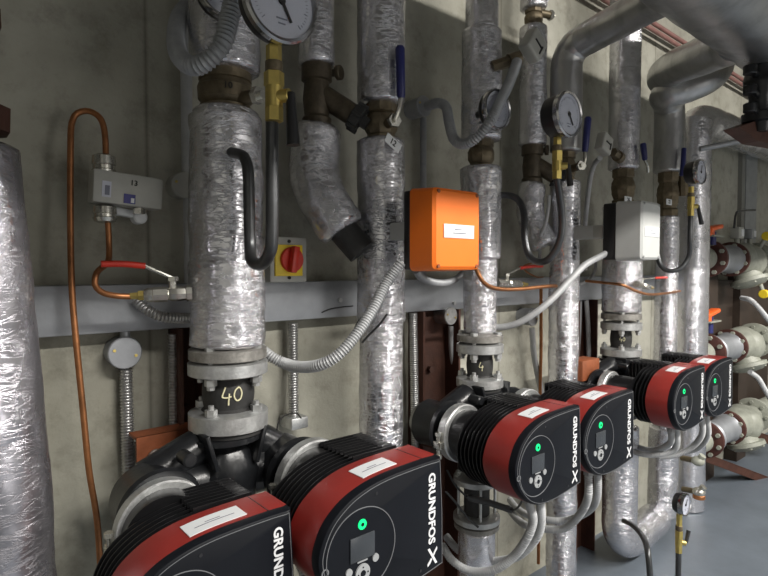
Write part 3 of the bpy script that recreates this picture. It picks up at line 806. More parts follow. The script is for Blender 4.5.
# overhead headers
o = foil('header_pipe', [(-.95, HDR_Y, HDR_Z), (5.68, HDR_Y, HDR_Z)], HDR_R, 'foil_dull', None, .001, 36, step=.03)
tag(o, 'very large dull foil header pipe crossing the top right corner', 'pipe')
# second header, added out of view to cast shade on the upper wall
o = foil('header_pipe', [(-.95, .15, HDR_Z-.09), (5.68, .15, HDR_Z-.09)], HDR_R, 'foil_dull', None, .001, 37, step=.05)
tag(o, 'second large header pipe running parallel above the aisle', 'pipe')
# ------------------------------------------------------------------ actuator boxes
def actuator(x0, x1, Yf, Yb, Yp, z0, z1, mat, label, arm, yaw=0, lab_dx=0):
    t = empty('valve_actuator', ((x0+x1)/2, Yp, z0), label, 'actuator', 'square actuator boxes on stub arms')
    bm = bmesh.new(); box(bm, ((x0+x1)/2, (Yb+Yp)/2, (z0+z1)/2), (x1-x0-.008, Yp-Yb, z1-z0-.006), None, .006); link('back_plate', bm, 'blackplastic', t)
    # hood: rectangle chamfered at the front
    c = .013; bm = bmesh.new()
    def ring(y, i):
        r = .012
        a0, a1, b0, b1 = x0+i, x1-i, z0+i, z1-i
        P = []
        for (cx, cz, s) in ((a1-r, b1-r, 0), (a0+r, b1-r, 1), (a0+r, b0+r, 2), (a1-r, b0+r, 3)):
            for k in range(5):
                a = s*PI/2 + k*PI/8; P.append(bm.verts.new((cx+r*math.cos(a), y, cz+r*math.sin(a))))
        return P
    R = [ring(Yb, 0.002), ring(Yb-.002, 0), ring(Yf+.006, .004), ring(Yf, .011)]
    for a, b in zip(R, R[1:]):
        for i in range(len(a)): bm.faces.new((a[i], a[(i+1) % len(a)], b[(i+1) % len(a)], b[i]))
    bm.faces.new(R[0]); bm.faces.new(R[-1])
    h = link('hood', bm, mat, t, angle=25)
    bm = bmesh.new(); xc = (x0+x1)/2+.002+lab_dx; zc = (z0+z1)/2-.004
    box(bm, (xc, Yf-.001, zc), (.098, .002, .030), None, .0006); lb = link('paper_label', bm, 'white', t)
    bm = bmesh.new(); box(bm, (xc-.004, Yf-.0024, zc+.004), (.022, .0006, .0014)); box(bm, (xc, Yf-.0024, zc-.004), (.042, .0006, .0016)); link('label_print', bm, 'ink', lb)
    for (x, z) in ((x0+.018, z0+.012), (x1-.018, z0+.012), (x0+.018, z1-.012), (x1-.018, z1-.012)):
        bm = bmesh.new(); cyl(bm, (x, Yf+.004, z), (x, Yf-.0012, z), .0042, 12); link('cover_screw', bm, 'greyplasticdark' if mat != 'orange' else 'rustplate', h)
    ax, ay0, az, hh = arm
    bm = bmesh.new(); box(bm, (ax, (Yp+ay0)/2, az), (.038, ay0-Yp, hh), None, .003); am = link('mounting_arm', bm, 'greyplastic', t, angle=25)
    bm = bmesh.new(); box(bm, (ax, Yp+.02, az), (.044, .034, hh*.86), None, .002); link('arm_collar', bm, 'boxgrey', am, angle=25)
    bm = bmesh.new(); cyl(bm, (ax, ay0-.012, az), (ax, ay0+.03, az), .018, 16); link('valve_neck', bm, 'bronze', t)
    t.rotation_euler = (0, 0, yaw)
    return t
actuator(.838, .998, .832, .905, .930, 1.314, 1.498, 'orange', 'bright orange actuator box with a white label', (P2[0], 1.03, at(388, 230, .98).z, .042))
actuator(1.712, 1.850, .796, .880, .925, 1.345, 1.535, 'greyplastic', 'light grey actuator box on a black back plate', (P4[0], 1.04, at(590, 232, .97).z, .044), yaw=0, lab_dx=.0)

# ------------------------------------------------------------------ gauges
SIPH = 'dark siphon tubes of the gauges'
def siphon(pts, r, label, parent=None):
    bm = bmesh.new(); sweep(bm, resample(smooth_path(pts), .006), r, 18); return tag(link('siphon_tube', bm, 'steelpipe'), label, 'siphon tube', SIPH)
G1 = V((.80*.546, .80, 0)); c = at(275, 6, .80); G1 = V((c.x, .80, c.z))
t = gauge(G1, .064, 'largest pressure gauge at the top edge, above the yellow brass cock', -62, .036)
zz = lambda v: zat(G1.x-.0, G1.y, v)
x1 = at(273, 100, .80).x
cg = V((G1.x, .805, 0))
gauge_cock(t, V((at(274, 80, .805).x, .805, 0)), .064, [zat(.436, .805, v) for v in (44, 60, 71, 85, 106, 120)], (.002, -.004, -.080), (.5, -.85, 0), 1.0)
gx = at(271, 150, .82).x
siphon([at(272, 119, .815), at(272, 170, .815), at(272, 235, .815), at(270, 252, .825), at(262, 264, .86), at(252, 261, .90), at(250, 245, .93), at(249, 200, .93), at(248, 170, .935), at(244, 157, .95), at(234, 153, .99), at(224, 153, 1.02)], .0105, 'thick dark U shaped siphon below the largest gauge')
c = at(216, -2, 1.0); t = gauge(V((c.x, .985-.0, c.z)), .047, 'dim gauge half hidden behind the largest gauge and the looping conduit', 60, .03)
bm = bmesh.new(); cyl(bm, (c.x, .985, c.z), (c.x+.0, 1.0, c.z), .012, 12); link('rear_stem', bm, 'steelpipe', t)
c = at(488, 112, .95); t = gauge(V((c.x, .935, c.z)), .052, 'small gauge crossed by the grey looping conduit', 70, .026)
bm = bmesh.new(); cyl(bm, (c.x, .945, c.z), (c.x, .985, c.z), .01, 12); link('rear_stem', bm, 'steelpipe', t)
Y4 = .785; c = at(557, 117, Y4); t = gauge(V((c.x, Y4-.005, c.z)), .055, 'white dialled gauge with a black back, centre right above a dark siphon', -58, .050)
gauge_cock(t, V((c.x+.003, Y4, 0)), .06, [zat(c.x, Y4, v) for v in (132, 145, 151, 161, 171, 179)], (.006, -.004, -.050), (.6, -.75, 0), .85)
siphon([(c.x+.003, Y4, zat(c.x, Y4, 178)), at(562, 215, Y4+.01), at(560, 240, Y4+.02), at(550, 258, .83), at(540, 262, .86), at(530, 257, .90), at(525, 240, .92), at(524, 215, .93), at(520, 202, .95), at(512, 196, .97), at(498, 195, 1.01)], .0095, 'dark U shaped siphon below the black-backed gauge')
Y6 = .80; c = at(692, 173, Y6); t = gauge(V((c.x, Y6-.005, c.z)), .043, 'small gauge with a black back in front of the thick right riser', 80, .042)
gauge_cock(t, V((c.x-.005, Y6, 0)), .036, [zat(c.x, Y6, v) for v in (187, 193, 197, 204, 209, 216)], (.035, 0, -.06), (.6, -.7, 0), .78)
siphon([(c.x-.005, Y6, zat(c.x, Y6, 215)), at(690, 240, Y6), at(689, 256, Y6+.01), at(681, 268, .83), at(670, 271, .86), at(661, 266, .89), at(657, 252, .91), at(656, 236, .93), at(653, 225, .97), at(640, 222, 1.0)], .0085, 'dark U shaped siphon behind the light grey box')
Y8 = .70; c = at(680, 503, Y8); t = gauge(V((c.x, Y8, c.z)), .034, 'small gauge low at the bottom right above the floor', 60, .026)
gauge_cock(t, V((c.x-.004, Y8, 0)), .03, [zat(c.x, Y8, v) for v in (514, 525, 530, 537, 545, 552)], (.018, 0, .035), (.6, -.7, -.2), .72)
a = V((c.x-.004, Y8, zat(c.x, Y8, 551))); b = at(624, 521, .94)
siphon([b, at(632, 525, .88), at(641, 534, .80), at(647, 548, .72), at(650, 575, .70), at(652, 600, .70), at(664, 612, .70), at(676, 604, .70), (a.x, a.y, a.z-.10), a], .0085, 'dark siphon from the floor level elbow to the low gauge')

# ------------------------------------------------------------------ wall items
# trunking
t = empty('cable_trunking', (1.4, WY, 1.19), 'long grey galvanised cable trunking along the concrete wall', 'cable trunking')
bm = bmesh.new(); box(bm, (1.45, WY-.024, 1.2385), (3.1, .048, .097), None, .002); link('trunking_body', bm, 'galv', t, angle=25)
for x in (.20, 1.15, 2.1):
    bm = bmesh.new(); box(bm, (x+.35, WY-.0495, 1.2385), (.004, .003, .094)); link('lid_joint', bm, 'greyplasticdark', t)
for (u, v) in ((454, 303), (340, 300)):
    p = at(u, v, 1.21); bm = bmesh.new(); cyl(bm, p+V((0, .004, 0)), p+V((0, -.004, 0)), .006, 12); link('lid_screw', bm, 'zinc', t)
bm = bmesh.new(); sweep(bm, resample(smooth_path([at(322, 312.5, 1.209), at(330, 309, 1.209), at(342, 307, 1.209), at(353, 306, 1.209)]), .01), .0016, 6); link('marker_stroke', bm, 'inkblack', t)
# isolator switch
a = at(270, 236, 1.16); b = at(307, 282, 1.16)
t = empty('isolator_switch', ((a.x+b.x)/2, WY, b.z), 'grey isolator box with a red knob on a yellow square, above the trunking', 'switch')
cx, cz = (a.x+b.x)/2, (a.z+b.z)/2; w = b.x-a.x; h = a.z-b.z
bm = bmesh.new(); box(bm, (cx, (1.16+WY)/2, cz), (w, WY-1.16, h), None, .004); bx = link('switch_box', bm, 'boxgrey', t, angle=25)
for dz in (-.4, .4):
    bm = bmesh.new(); cyl(bm, (cx, 1.162, cz+dz*h), (cx, 1.157, cz+dz*h), .004, 10); link('cover_screw', bm, 'inkblack', bx)
bm = bmesh.new(); box(bm, (cx-.002, 1.158, cz-.002), (w*.74, .006, w*.74), None, .001); yp = link('yellow_plate', bm, 'yellow', t)
bm = bmesh.new(); cyl(bm, (cx+.003, 1.156, cz), (cx+.003, 1.146, cz), w*.30, 30, .002); box(bm, (cx, 1.137, cz), (w*.16, .020, w*.62), Matrix.Rotation(.15, 3, 'Y'), .003); link('red_knob', bm, 'redgrip', t)
# grey pull box right edge of isolator bottom: conduit stub
# pressure switch
Yp = 1.14; a = at(93, 172, Yp); b = at(163, 209, Yp); c2 = at(163, 178, Yp)
t = empty('pressure_switch', (.28, WY, b.z), 'beige pressure switch box with copper tubes, upper left of the wall', 'pressure switch')
cx, cz = (a.x+b.x)/2, (a.z+b.z)/2+.003; w = b.x-a.x; h = at(128, 175, Yp).z-at(128, 207, Yp).z
rot = Matrix.Rotation(.06, 3, 'Y')
bm = bmesh.new(); box(bm, (cx, Yp+.022, cz), (w, .044, h), rot, .003); bx = link('switch_box', bm, 'boxgrey', t, angle=25)
tb = text_bm('13', .010, .0004, .02)
q = at(130, 185, Yp)
for v in tb.verts: v.co = rot @ v.co + V((q.x, Yp-.001, q.z))
link('marker_number', tb, 'inkblack', bx)
p = at(129.5, 199, Yp); bm = bmesh.new(); box(bm, (p.x, Yp-.0008, p.z), (.021, .0016, .018), rot); eb = link('emblem_sticker', bm, 'bluelabel', bx)
bm = bmesh.new(); box(bm, (p.x+.005, Yp-.0022, p.z-.003), (.006, .0012, .009), rot); link('emblem_mark', bm, 'white', eb)
p = at(106.5, 189, Yp); bm = bmesh.new(); box(bm, (p.x, Yp-.0006, p.z), (.016, .0012, .030), rot); sc = link('scale_window', bm, 'dial', bx)
bm = bmesh.new(); box(bm, (p.x+.001, Yp-.0018, p.z-.002), (.008, .0012, .018), rot); link('scale_pointer', bm, 'ink', sc)
px_ = at(107, 165, Yp).x
for (v0, v1) in ((154, 177), (205, 223)):
    z1_, z0_ = zat(px_, Yp+.02, v0), zat(px_, Yp+.02, v1); H = z1_-z0_
    bm = bmesh.new(); lathe(bm, (px_, Yp+.022, z0_), (0, 0, 1), [(0, .012), (.003, .019), (H*.3, .0215), (H*.35, .0195), (H*.5, .0195), (H*.55, .0215), (H*.9, .0205), (H, .012)], 28); link('bellows', bm, 'nickel', t)
bm = bmesh.new(); q = at(133, 216, 1.17); box(bm, V((q.x-.010, 1.195, q.z+.008)), (.068, .02, .016), Matrix.Rotation(.12, 3, 'Y'), .004); cyl(bm, V((q.x+.018, 1.21, q.z)), V((q.x+.018, 1.18, q.z)), .014, 20, .003); link('mounting_bracket', bm, 'white', t)
q = at(139, 212, Yp+.02); bm = bmesh.new(); cyl(bm, q, q+V((0, 0, .022)), .010, 16); hexn(bm, q+V((0, 0, -.004)), q+V((0, 0, .006)), .012); link('cable_gland', bm, 'nickel', t, angle=25)
COP = 'thin copper impulse tubes'
def capillary(pts, r, label): return tag(tube('copper_tube', pts, r, 'copper', seg=12), label, 'copper tube', COP)
capillary(px([(106, 157, 1.16), (105, 135, 1.165), (101, 119, 1.175), (91, 111.5, 1.19), (79, 112, 1.2), (72, 122, 1.2), (70.5, 150, 1.19), (70.5, 230, 1.18), (72, 290, 1.165), (76, 340, 1.16), (83, 410, 1.16), (89, 470, 1.16), (97, 520, 1.16), (101, 580, 1.16), (104, 640, 1.16)]), .0058, 'long copper tube looping over from the pressure switch and down the wall')
capillary(px([(108, 222, 1.16), (109, 245, 1.165), (108, 262, 1.15), (97, 272, 1.13), (95, 285, 1.12), (103, 293, 1.11), (118, 296, 1.10), (132, 296.5, 1.10)]), .0056, 'short copper tube curling from the pressure switch to the red levered valve')
def small_valve(p0, p1, r, label, lever, knob=True):
    p0, p1 = V(p0), V(p1); d = p1-p0; L = d.length
    t = empty('drain_valve', p0, label, 'small valve', 'small red levered ball valves')
    bm = bmesh.new(); lathe(bm, p0, d, [(0, r*.45), (L*.12, r*.5), (L*.13, r*.7), (L*.22, r*.7)], 6); link('brass_nut', bm, 'brass', t, angle=25)
    bm = bmesh.new(); lathe(bm, p0, d, [(L*.22, r*.75), (L*.28, r*.95), (L*.36, r*.95), (L*.37, r*1.0), (L*.60, r*1.0), (L*.61, r*.75), (L*.66, r*.95), (L*.78, r*1.0), (L*.9, r*.9), (L*.91, r*1.1), (L, r*1.1)], 8)
    c = p0.lerp(p1, .68); cyl(bm, c, c+V((0, 0, r*2.0)), r*.5, 14); hexn(bm, c+V((0, 0, r*1.7)), c+V((0, 0, r*2.3)), r*.75)
    link('valve_body', bm, 'nickel', t, angle=25)
    a = c+V((0, 0, r*2.1)); b, e = V(lever[0]), V(lever[1])
    bm = bmesh.new(); sweep(bm, resample([a, b], .01), r*.28, 8); lv = link('lever', bm, 'nickel', t)
    bm = bmesh.new(); sweep(bm, resample(smooth_path([b, b.lerp(e, .5)+V((0, 0, .002)), e]), .006), r*.42, 12); link('red_grip', bm, 'redgrip', lv)
    return t
small_valve(at(130, 296, 1.10), at(192, 293, 1.06), .0145, 'nickel valve with a long red lever left of the nearest foil pipe', (at(145, 266, 1.09), at(101, 264, 1.10)))
capillary(px([(476, 268, 1.0), (480, 277, .985), (487, 285, .98), (500, 289, .98), (520, 289, .985), (545, 286.5, .99), (556, 286, 1.0)]), .0058, 'copper tube running right from under the orange box')
small_valve(at(527, 284.5, 1.12), at(496, 283, 1.07), .0135, 'nickel valve with a red lever below the black-backed gauge siphon', (at(520, 268, 1.10), at(542, 266, 1.12)))
capillary(px([(586, 281, 1.1), (606, 283, 1.0), (622, 285, .93), (636, 291, .92), (650, 294.5, .93), (668, 293, .98), (680, 291, 1.03)]), .0050, 'copper tube crossing in front of the pipes right of the light grey box')
small_valve(at(653, 288, 1.05), at(636, 284, .99), .012, 'tiny nickel valve right of the wide foil pipe under the light grey box', (at(655, 278, 1.05), at(676, 278, 1.07)))
small_valve(at(574, 272, 1.18), at(586, 268, 1.18), .012, 'small valve with red tape behind the lower left of the light grey box', (at(590, 262, 1.17), at(598, 256, 1.17)))
capillary([at(541, 286, 1.17), at(541, 320, 1.19), at(541, 350, 1.2), at(540, 400, 1.2), V((at(540, 400, 1.2).x, 1.2, .2))], .006, 'copper tube dropping down the wall behind the middle pumps')
capillary([at(536, 262, 1.15), at(524, 266, 1.15), at(527, 272, 1.16), at(537, 277, 1.17), at(543, 277, 1.2)], .003, 'hair thin tube looping over the trunking near the red lever')

# round conduit boxes and conduits on the wall
CB = 'round conduit boxes on the wall'
def round_box(u, v, Y, r, label, mat='conduit', loc=None):
    p = at(u, v, Y); t = empty('conduit_box', (p.x, WY, p.z), label, 'conduit box', CB)
    bm = bmesh.new(); cyl(bm, (p.x, WY-.001, p.z), (p.x, p.y+.004, p.z), r*.93, 32); link('box_body', bm, mat, t)
    bm = bmesh.new(); cyl(bm, (p.x, p.y+.004, p.z), (p.x, p.y-.002, p.z), r, 32, .002); ld = link('box_lid', bm, mat, t)
    for s in (-1, 1):
        bm = bmesh.new(); cyl(bm, (p.x+s*r*.62, p.y, p.z-s*r*.2), (p.x+s*r*.62, p.y-.004, p.z-s*r*.2), .0032, 10); link('lid_screw', bm, 'brass', ld)
    return p
CD = 'electrical conduits'
def cond(pts, r, label, mat='conduit', corr=True, **k):
    o = flex('flexible_conduit', pts, r, mat, **k) if corr else tube('straight_conduit', pts, r, mat)
    return tag(o, label, 'conduit', CD)
def vcond(u, v0, v1, Y, r, label, mat='steelflex', corr=True, base=None, u1=None):
    a = at(u, v0, Y); b = at(u if u1 is None else u1, v1, Y)
    if u1 is None: b.x = a.x; b.z = zat(a.x, Y, v1)
    if base is not None: b.z = base
    return cond([a, b], r, label, mat, corr)
round_box(125, 353, 1.215, .0335, 'blank round conduit box under the trunking at left', 'galv')
vcond(126, 369, 432, 1.235, .0125, 'ribbed steel conduit hanging from the blank round box', u1=131, base=FZ+.01)
p = at(125, 336, 1.235); bm = bmesh.new(); cyl(bm, (p.x, 1.235, zat(p.x, 1.235, 346)), (p.x, 1.235, 1.19), .010, 16); tag(link('conduit_nipple', bm, 'galv'), 'short nipple between the trunking and the blank round box', 'conduit')
vcond(173, 334, 420, 1.22, .0105, 'ribbed steel conduit left of the chalked 40 connector', base=FZ+.01)
vcond(293, 323, 424, 1.22, .0125, 'ribbed steel conduit dropping from the trunking between the two nearest foil pipes', base=.935)
bm = bmesh.new(); p = at(294, 421, 1.225); box(bm, p, (.05, .06, .03), None, .004); tag(link('junction_box', bm, 'zinc'), 'small metal junction box at the foot of the ribbed conduit behind the second pump', 'junction box')
vcond(413, 313, 420, 1.21, .0125, 'ribbed steel conduit left of the oxide red column', base=FZ+.01, u1=420)
round_box(184, 185, 1.22, .0285, 'dim round conduit box above the trunking, left of the fat foil pipe', 'boxgrey')
x = at(187, 100, 1.235).x
cond([V((x, 1.238, 3.0)), V((x, 1.238, at(184, 175, 1.238).z))], .0125, 'straight grey conduit coming down to the dim round box', 'conduit_light', False)
cond([V((x, 1.238, at(184, 195, 1.238).z)), V((x, 1.238, 1.288))], .010, 'straight grey conduit between the dim round box and the trunking', 'conduit_light', False)
round_box(424, 106, 1.20, .031, 'round conduit box high between the blue lever and the crossed gauge')
p = at(424, 118, 1.235)
cond([V((p.x, 1.238, p.z)), V((p.x, 1.238, 1.288))], .010, 'thin straight conduit from the high round box down behind the orange box', 'conduit', False)
round_box(451, 316, 1.20, .029, 'round conduit box under the trunking beside the oxide red column', 'steelflex')
cond([at(451, 326, 1.225), at(452, 350, 1.225), at(456, 382, 1.22)], .010, 'conduit dropping from the round box beside the red column', 'conduit_light', False)
round_box(533, 317, 1.205, .034, 'dark round conduit box under the trunking right of the middle flanges')
cond([at(532, 328, 1.22), at(534, 355, 1.22), at(541, 390, 1.21), at(547, 410, 1.20)], .011, 'conduit from the dark round box down to the middle pumps', 'conduit_light', False)
cond([at(580, 300, 1.235), at(579, 330, 1.235), at(577, 362, 1.235)], .009, 'dark thin conduit left of the rightmost flanges', 'conduit', False)
cond([at(586, 300, 1.225), at(588, 325, 1.225), at(589, 362, 1.225)], .010, 'pale conduit left of the rightmost flanges', 'conduit_light', False)
# looping flexible conduits
cond(px([(188, 6, 1.20), (180, 16, 1.12), (176, 35, 1.06), (179, 55, 1.0), (192, 66, .95), (207, 61, .92), (222, 45, .90), (229, 20, .90), (236, -15, .90), (240, -40, .92)]), .0150, 'fat grey ribbed conduit looping in front of the dim gauge', pitch=.0075)
cond(px([(428, 106, 1.17), (438, 103, 1.10), (446, 107, 1.06), (449, 122, 1.03), (454, 139, 1.0), (463, 144, .97), (476, 138, .93), (490, 122, .90), (500, 102, .90), (509, 83, .91), (517, 62, .93)]), .0125, 'grey ribbed conduit looping across the small gauge', pitch=.0065)
cond(px([(232, 318, 1.21), (240, 330, 1.20), (255, 344, 1.17), (270, 356, 1.13), (285, 363.5, 1.10), (300, 367, 1.05), (320, 365, .99), (338, 355, .96), (356, 335, .95), (373, 309, .95), (387, 282, .95), (402, 262, .93)]), .0118, 'long ribbed conduit rising from the flange to the orange box', 'conduit_light', pitch=.0062)
cond(px([(488, 327, 1.12), (503, 327, 1.08), (518, 323, 1.04), (535, 313, 1.0), (552, 299, .97), (570, 280, .95), (585, 265, .94), (603, 255, .92), (612, 250, .905)]), .0105, 'smooth pale conduit curving from behind the middle flanges to the light grey box', 'conduit_light', pitch=.009, amp=.02)
cond(px([(416, 270, .925), (421, 277, .95), (432, 282, 1.0), (445, 283, 1.06), (456, 279, 1.12), (464, 272, 1.18)]), .0085, 'short ribbed conduit sagging under the orange box')
cond(px([(136, 300, 1.195), (146, 309, 1.18), (160, 316, 1.17), (176, 318, 1.17), (192, 318, 1.18)]), .0105, 'ribbed steel conduit curving across the trunking below the red levered valve', 'steelflex')
cond(px([(600, 158, 1.0), (594, 165, 1.04), (590, 180, 1.08), (587, 205, 1.12), (585, 225, 1.18)]), .009, 'pale conduit falling from the grey sensor box above the light grey actuator', 'conduit_light', pitch=.008, amp=.03)
cond(px([(596, 258, 1.18), (595, 270, 1.19), (590, 279, 1.2), (579, 285, 1.2)]), .006, 'thin pale conduit entering the trunking left of the wide right pipe', 'conduit_light', False)
cond(px([(549, 196, 1.06), (548, 210, 1.05), (545, 225, 1.06), (540, 238, 1.1), (540, 262, 1.2)]), .006, 'thin pale cable duct behind the black-backed gauge siphon', 'conduit_light', False)
# flow sensors
def sensor(u, v, Y, s, tilt, label, arm=None):
    p = at(u, v, Y); t = empty('flow_sensor', p, label, 'sensor', 'grey sensor boxes on brass necks')
    rot = Matrix.Rotation(tilt, 3, 'Y')
    bm = bmesh.new(); box(bm, p, (s, s*.55, s*1.05), rot, s*.10, 3); h = link('sensor_housing', bm, 'boxgrey', t, angle=30)
    bm = bmesh.new(); box(bm, p+V((0, -s*.275-.001, 0)), (s*.52, .003, s*.06), rot); box(bm, p+rot@V((s*.25, -s*.275-.001, -s*.1)), (s*.06, .003, s*.4), rot); link('cover_groove', bm, 'inkblack', h)
    if arm:
        a, b = at(*arm[0]), at(*arm[1]); bm = bmesh.new(); cyl(bm, a, b, .016, 6); cyl(bm, a.lerp(b, .6), b, .020, 16); link('brass_neck', bm, 'bronze', t, angle=25)
    return t
sensor(533, 46, .93, .068, .62, 'grey diamond shaped sensor box at the end of the looping conduit', ((492, 67, .985), (520, 58, .94)))
sensor(604, 144, .97, .060, .35, 'pale grey sensor box above the light grey actuator', ((613, 152, .99), (620, 158, 1.0)))
# tag plate behind grey actuator

# ------------------------------------------------------------------ steelwork
ST = 'oxide red steel supports'
def channel(name, a, b, w, h, mat, label, web=.006):
    a, b = V(a), V(b); d = (b-a).normalized(); x, y, _ = frame(d); L = (b-a).length; c = (a+b)/2
    R = Matrix((x, y, d)).transposed(); bm = bmesh.new()
    box(bm, c, (w, web, L), R); box(bm, c+x*(w/2-web/2)-y*h/2, (web, h, L), R); box(bm, c-x*(w/2-web/2)-y*h/2, (web, h, L), R)
    return tag(link(name, bm, mat, smooth=False), label, 'steel support', ST)
for (u0, u1, lab) in ((176, 205, 'oxide red wall column behind the nearest flanges'), (418, 455, 'oxide red wall column between the orange box and the middle flanges'), (573, 592, 'oxide red wall column left of the rightmost flanges')):
    a = at(u0, 380, 1.215).x; b = at(u1, 380, 1.215).x
    t = empty('wall_column', ((a+b)/2, 1.23, FZ), lab, 'steel column', ST)
    bm = bmesh.new(); w = b-a; H = 1.19-FZ
    box(bm, ((a+b)/2, WY-.005, FZ+H/2), (w, .008, H)); box(bm, (a+.004, WY-.035, FZ+H/2), (.008, .066, H)); box(bm, (b-.004, WY-.035, FZ+H/2), (.008, .066, H))
    link('column_channel', bm, 'rust', t, smooth=False)
    for zz_ in (.70, 1.0):
        bm = bmesh.new(); cyl(bm, ((a+b)/2, WY-.005, zz_), ((a+b)/2, WY-.022, zz_), .011, 6); link('column_bolt', bm, 'rust', t, angle=25)
a = at(134, 452, 1.17); b = V((.46, 1.17, a.z))
t = empty('support_arm', ((a.x+b.x)/2, 1.17, a.z), 'orange red steel arm with a bolt, left of the nearest pump body', 'steel support', ST)
bm = bmesh.new(); box(bm, ((a.x+b.x)/2, 1.155, a.z), (b.x-a.x, .007, .064)); box(bm, ((a.x+b.x)/2, 1.18, a.z+.029), (b.x-a.x, .05, .006)); link('arm_channel', bm, 'rustplate', t, smooth=False)
p = at(157, 458, 1.14); bm = bmesh.new(); cyl(bm, (p.x, 1.15, p.z), (p.x, 1.138, p.z), .017, 24, .003); link('arm_bolt', bm, 'zinc_dark', t)
for (u0, u1, v, Y, lab) in ((421, 452, 430, 1.13, 'oxide red arm stub above the clamp of the middle left pump'), (426, 452, 443, 1.17, 'lower oxide red arm stub near the clamp of the middle left pump')):
    a = at(u0, v, Y); b = at(u1, v-4, Y); b.z = a.z
    bm = bmesh.new(); box(bm, (a+b)/2, (b.x-a.x, .05, .022), None, .002); tag(link('support_arm', bm, 'rust'), lab, 'steel support', ST)
a = at(574, 372, 1.10); b = at(591, 365, 1.10); bm = bmesh.new(); box(bm, (a+b)/2, (b.x-a.x, .07, .075), None, .003); tag(link('support_arm', bm, 'rustplate'), 'orange red bracket block left of the rightmost pump body', 'steel support', ST)
# dark red rear upright seen between second and third pumps
channel('base_rail', (.9, .98, FZ+.04), (1.66, .98, FZ+.04), .08, .05, 'rust', 'oxide red rail on the floor below the middle pumps')
channel('base_rail', (1.95, .70, FZ+.02), (2.45, .55, FZ+.02), .08, .03, 'rust', 'oxide red rail end at the bottom edge near the low gauge')
x0 = at(437, 480, 1.12).x
bm = bmesh.new(); box(bm, (1.035, 1.185, .46), (.05, .05, .68)); tag(link('floor_post', bm, 'rust', smooth=False), 'dark oxide post rising from the floor right of the second pump', 'steel post', ST)

# ------------------------------------------------------------------ conduits under the pumps, cables
cond(px([(297, 540, .86), (300, 556, .86), (309, 580, .86), (318, 620, .88)]), .0125, 'ribbed conduit between the two nearest pumps, left strand', 'steelflex')
cond(px([(303, 538, .88), (311, 558, .88), (321, 580, .88), (330, 620, .90)]), .0125, 'ribbed conduit between the two nearest pumps, right strand', 'steelflex')
GL = lambda X, fy, zc, k: V((X+.05*k, fy+.06, zc-.112))
cond([GL(1.084, .735, .866, 1)]+px([ (533, 520, .81), (527, 538, .83), (514, 556, .87), (494, 570, .92), (470, 571, .99), (452, 560, 1.05), (442, 545, 1.10)]), .0106, 'pale ribbed conduit sweeping from the middle left pump to the lower left, front strand', 'conduit_light', pitch=.0065, amp=.12)
cond([GL(1.084, .735, .866, 2)]+px([ (541, 524, .82), (534, 541, .85), (518, 556, .90), (498, 561, .97), (474, 560, 1.04), (457, 549, 1.09), (446, 536, 1.14)]), .0106, 'pale ribbed conduit sweeping from the middle left pump to the lower left, rear strand', 'conduit_light', pitch=.0065, amp=.12)
cond([GL(1.366, .735, .866, 1)]+px([(588, 497, .80), (580, 514, .84), (565, 528, .90), (545, 529, .96), (528, 526, 1.02), (517, 519, 1.1), (508, 508, 1.18)]), .0104, 'pale ribbed conduit from the middle right pump curving left, lower strand', 'conduit_light', pitch=.0065, amp=.12)
cond([GL(1.366, .735, .866, 2)]+px([(597, 497, .81), (588, 511, .86), (568, 520, .94), (548, 520, 1.0), (530, 516, 1.06), (518, 509, 1.12), (510, 500, 1.18)]), .0102, 'pale ribbed conduit from the middle right pump curving left, upper strand', 'conduit_light', pitch=.0065, amp=.12)
cond([GL(1.985, .77, .86, 1)]+px([(670, 443, .86), (655, 450, .93), (640, 448, 1.0), (628, 441, 1.1), (622, 432, 1.18)]), .0104, 'pale conduit from under the left far pump curving towards the wall, front strand', 'conduit_light', pitch=.0065, amp=.12)
cond([GL(1.985, .77, .86, 2)]+px([(675, 449, .86), (655, 455, .92), (638, 453, .98), (622, 446, 1.08), (616, 438, 1.16)]), .0104, 'pale conduit from under the left far pump curving towards the wall, rear strand', 'conduit_light', pitch=.0065, amp=.12)
cond([GL(2.262, .77, .86, 1)]+px([(702, 434, .85), (692, 447, .90), (676, 455, .95), (658, 457, 1.0)]), .0105, 'pale conduit from under the farthest pump', 'conduit_light')
cond([GL(2.262, .77, .86, 2)]+px([(708, 436, .86), (697, 449, .93), (682, 452, 1.0)]), .0095, 'slim pale conduit from under the farthest pump, right of its neighbour', 'conduit_light')
CT = 'black cables and ties'
def cable(pts, r, label): return tag(tube('cable', pts, r, 'cable', seg=8), label, 'cable', CT)
cable(px([(446, 492, .93), (456, 503, .93), (468, 518, .93), (478, 527, .93)]), .003, 'thin black cable falling left of the middle pipe under the pumps')
bm = bmesh.new(); sweep(bm, resample(smooth_path(px([(466, 496, .95), (471, 498, .95), (490, 503, .95), (511, 510, .94)])), .01), lambda s: .009 if s > .01 else .005, 12)
tag(link('cable_sleeve', bm, 'rubber'), 'black sleeved cable joint hanging under the middle left pump', 'cable', CT)
cable(px([(447, 470, .97), (455, 485, .96), (466, 496, .95)]), .0028, 'thin black lead entering the sleeved joint from the left')
cable(px([(511, 510, .94), (516, 509, .9), (521, 503, .84), (523, 497, .80)]), .0028, 'thin black lead from the sleeved joint up to the middle left pump')
cable(px([(348, 345, 1.05), (352, 336, 1.03), (358, 322, 1.02), (364, 316, 1.01)]), .0025, 'short black cable tail left of the pipe behind the orange box')
cable(px([(362, 343, 1.0), (370, 334, .99), (380, 324, .97), (387, 314, .96)]), .0025, 'short black cable tail tied to the long ribbed conduit')
cable(px([(277, 430, 1.0), (279, 421, 1.02), (286, 415, 1.06), (296, 413, 1.1), (301, 418, 1.14)]), .0018, 'thin black wire looping behind the nearest flange')

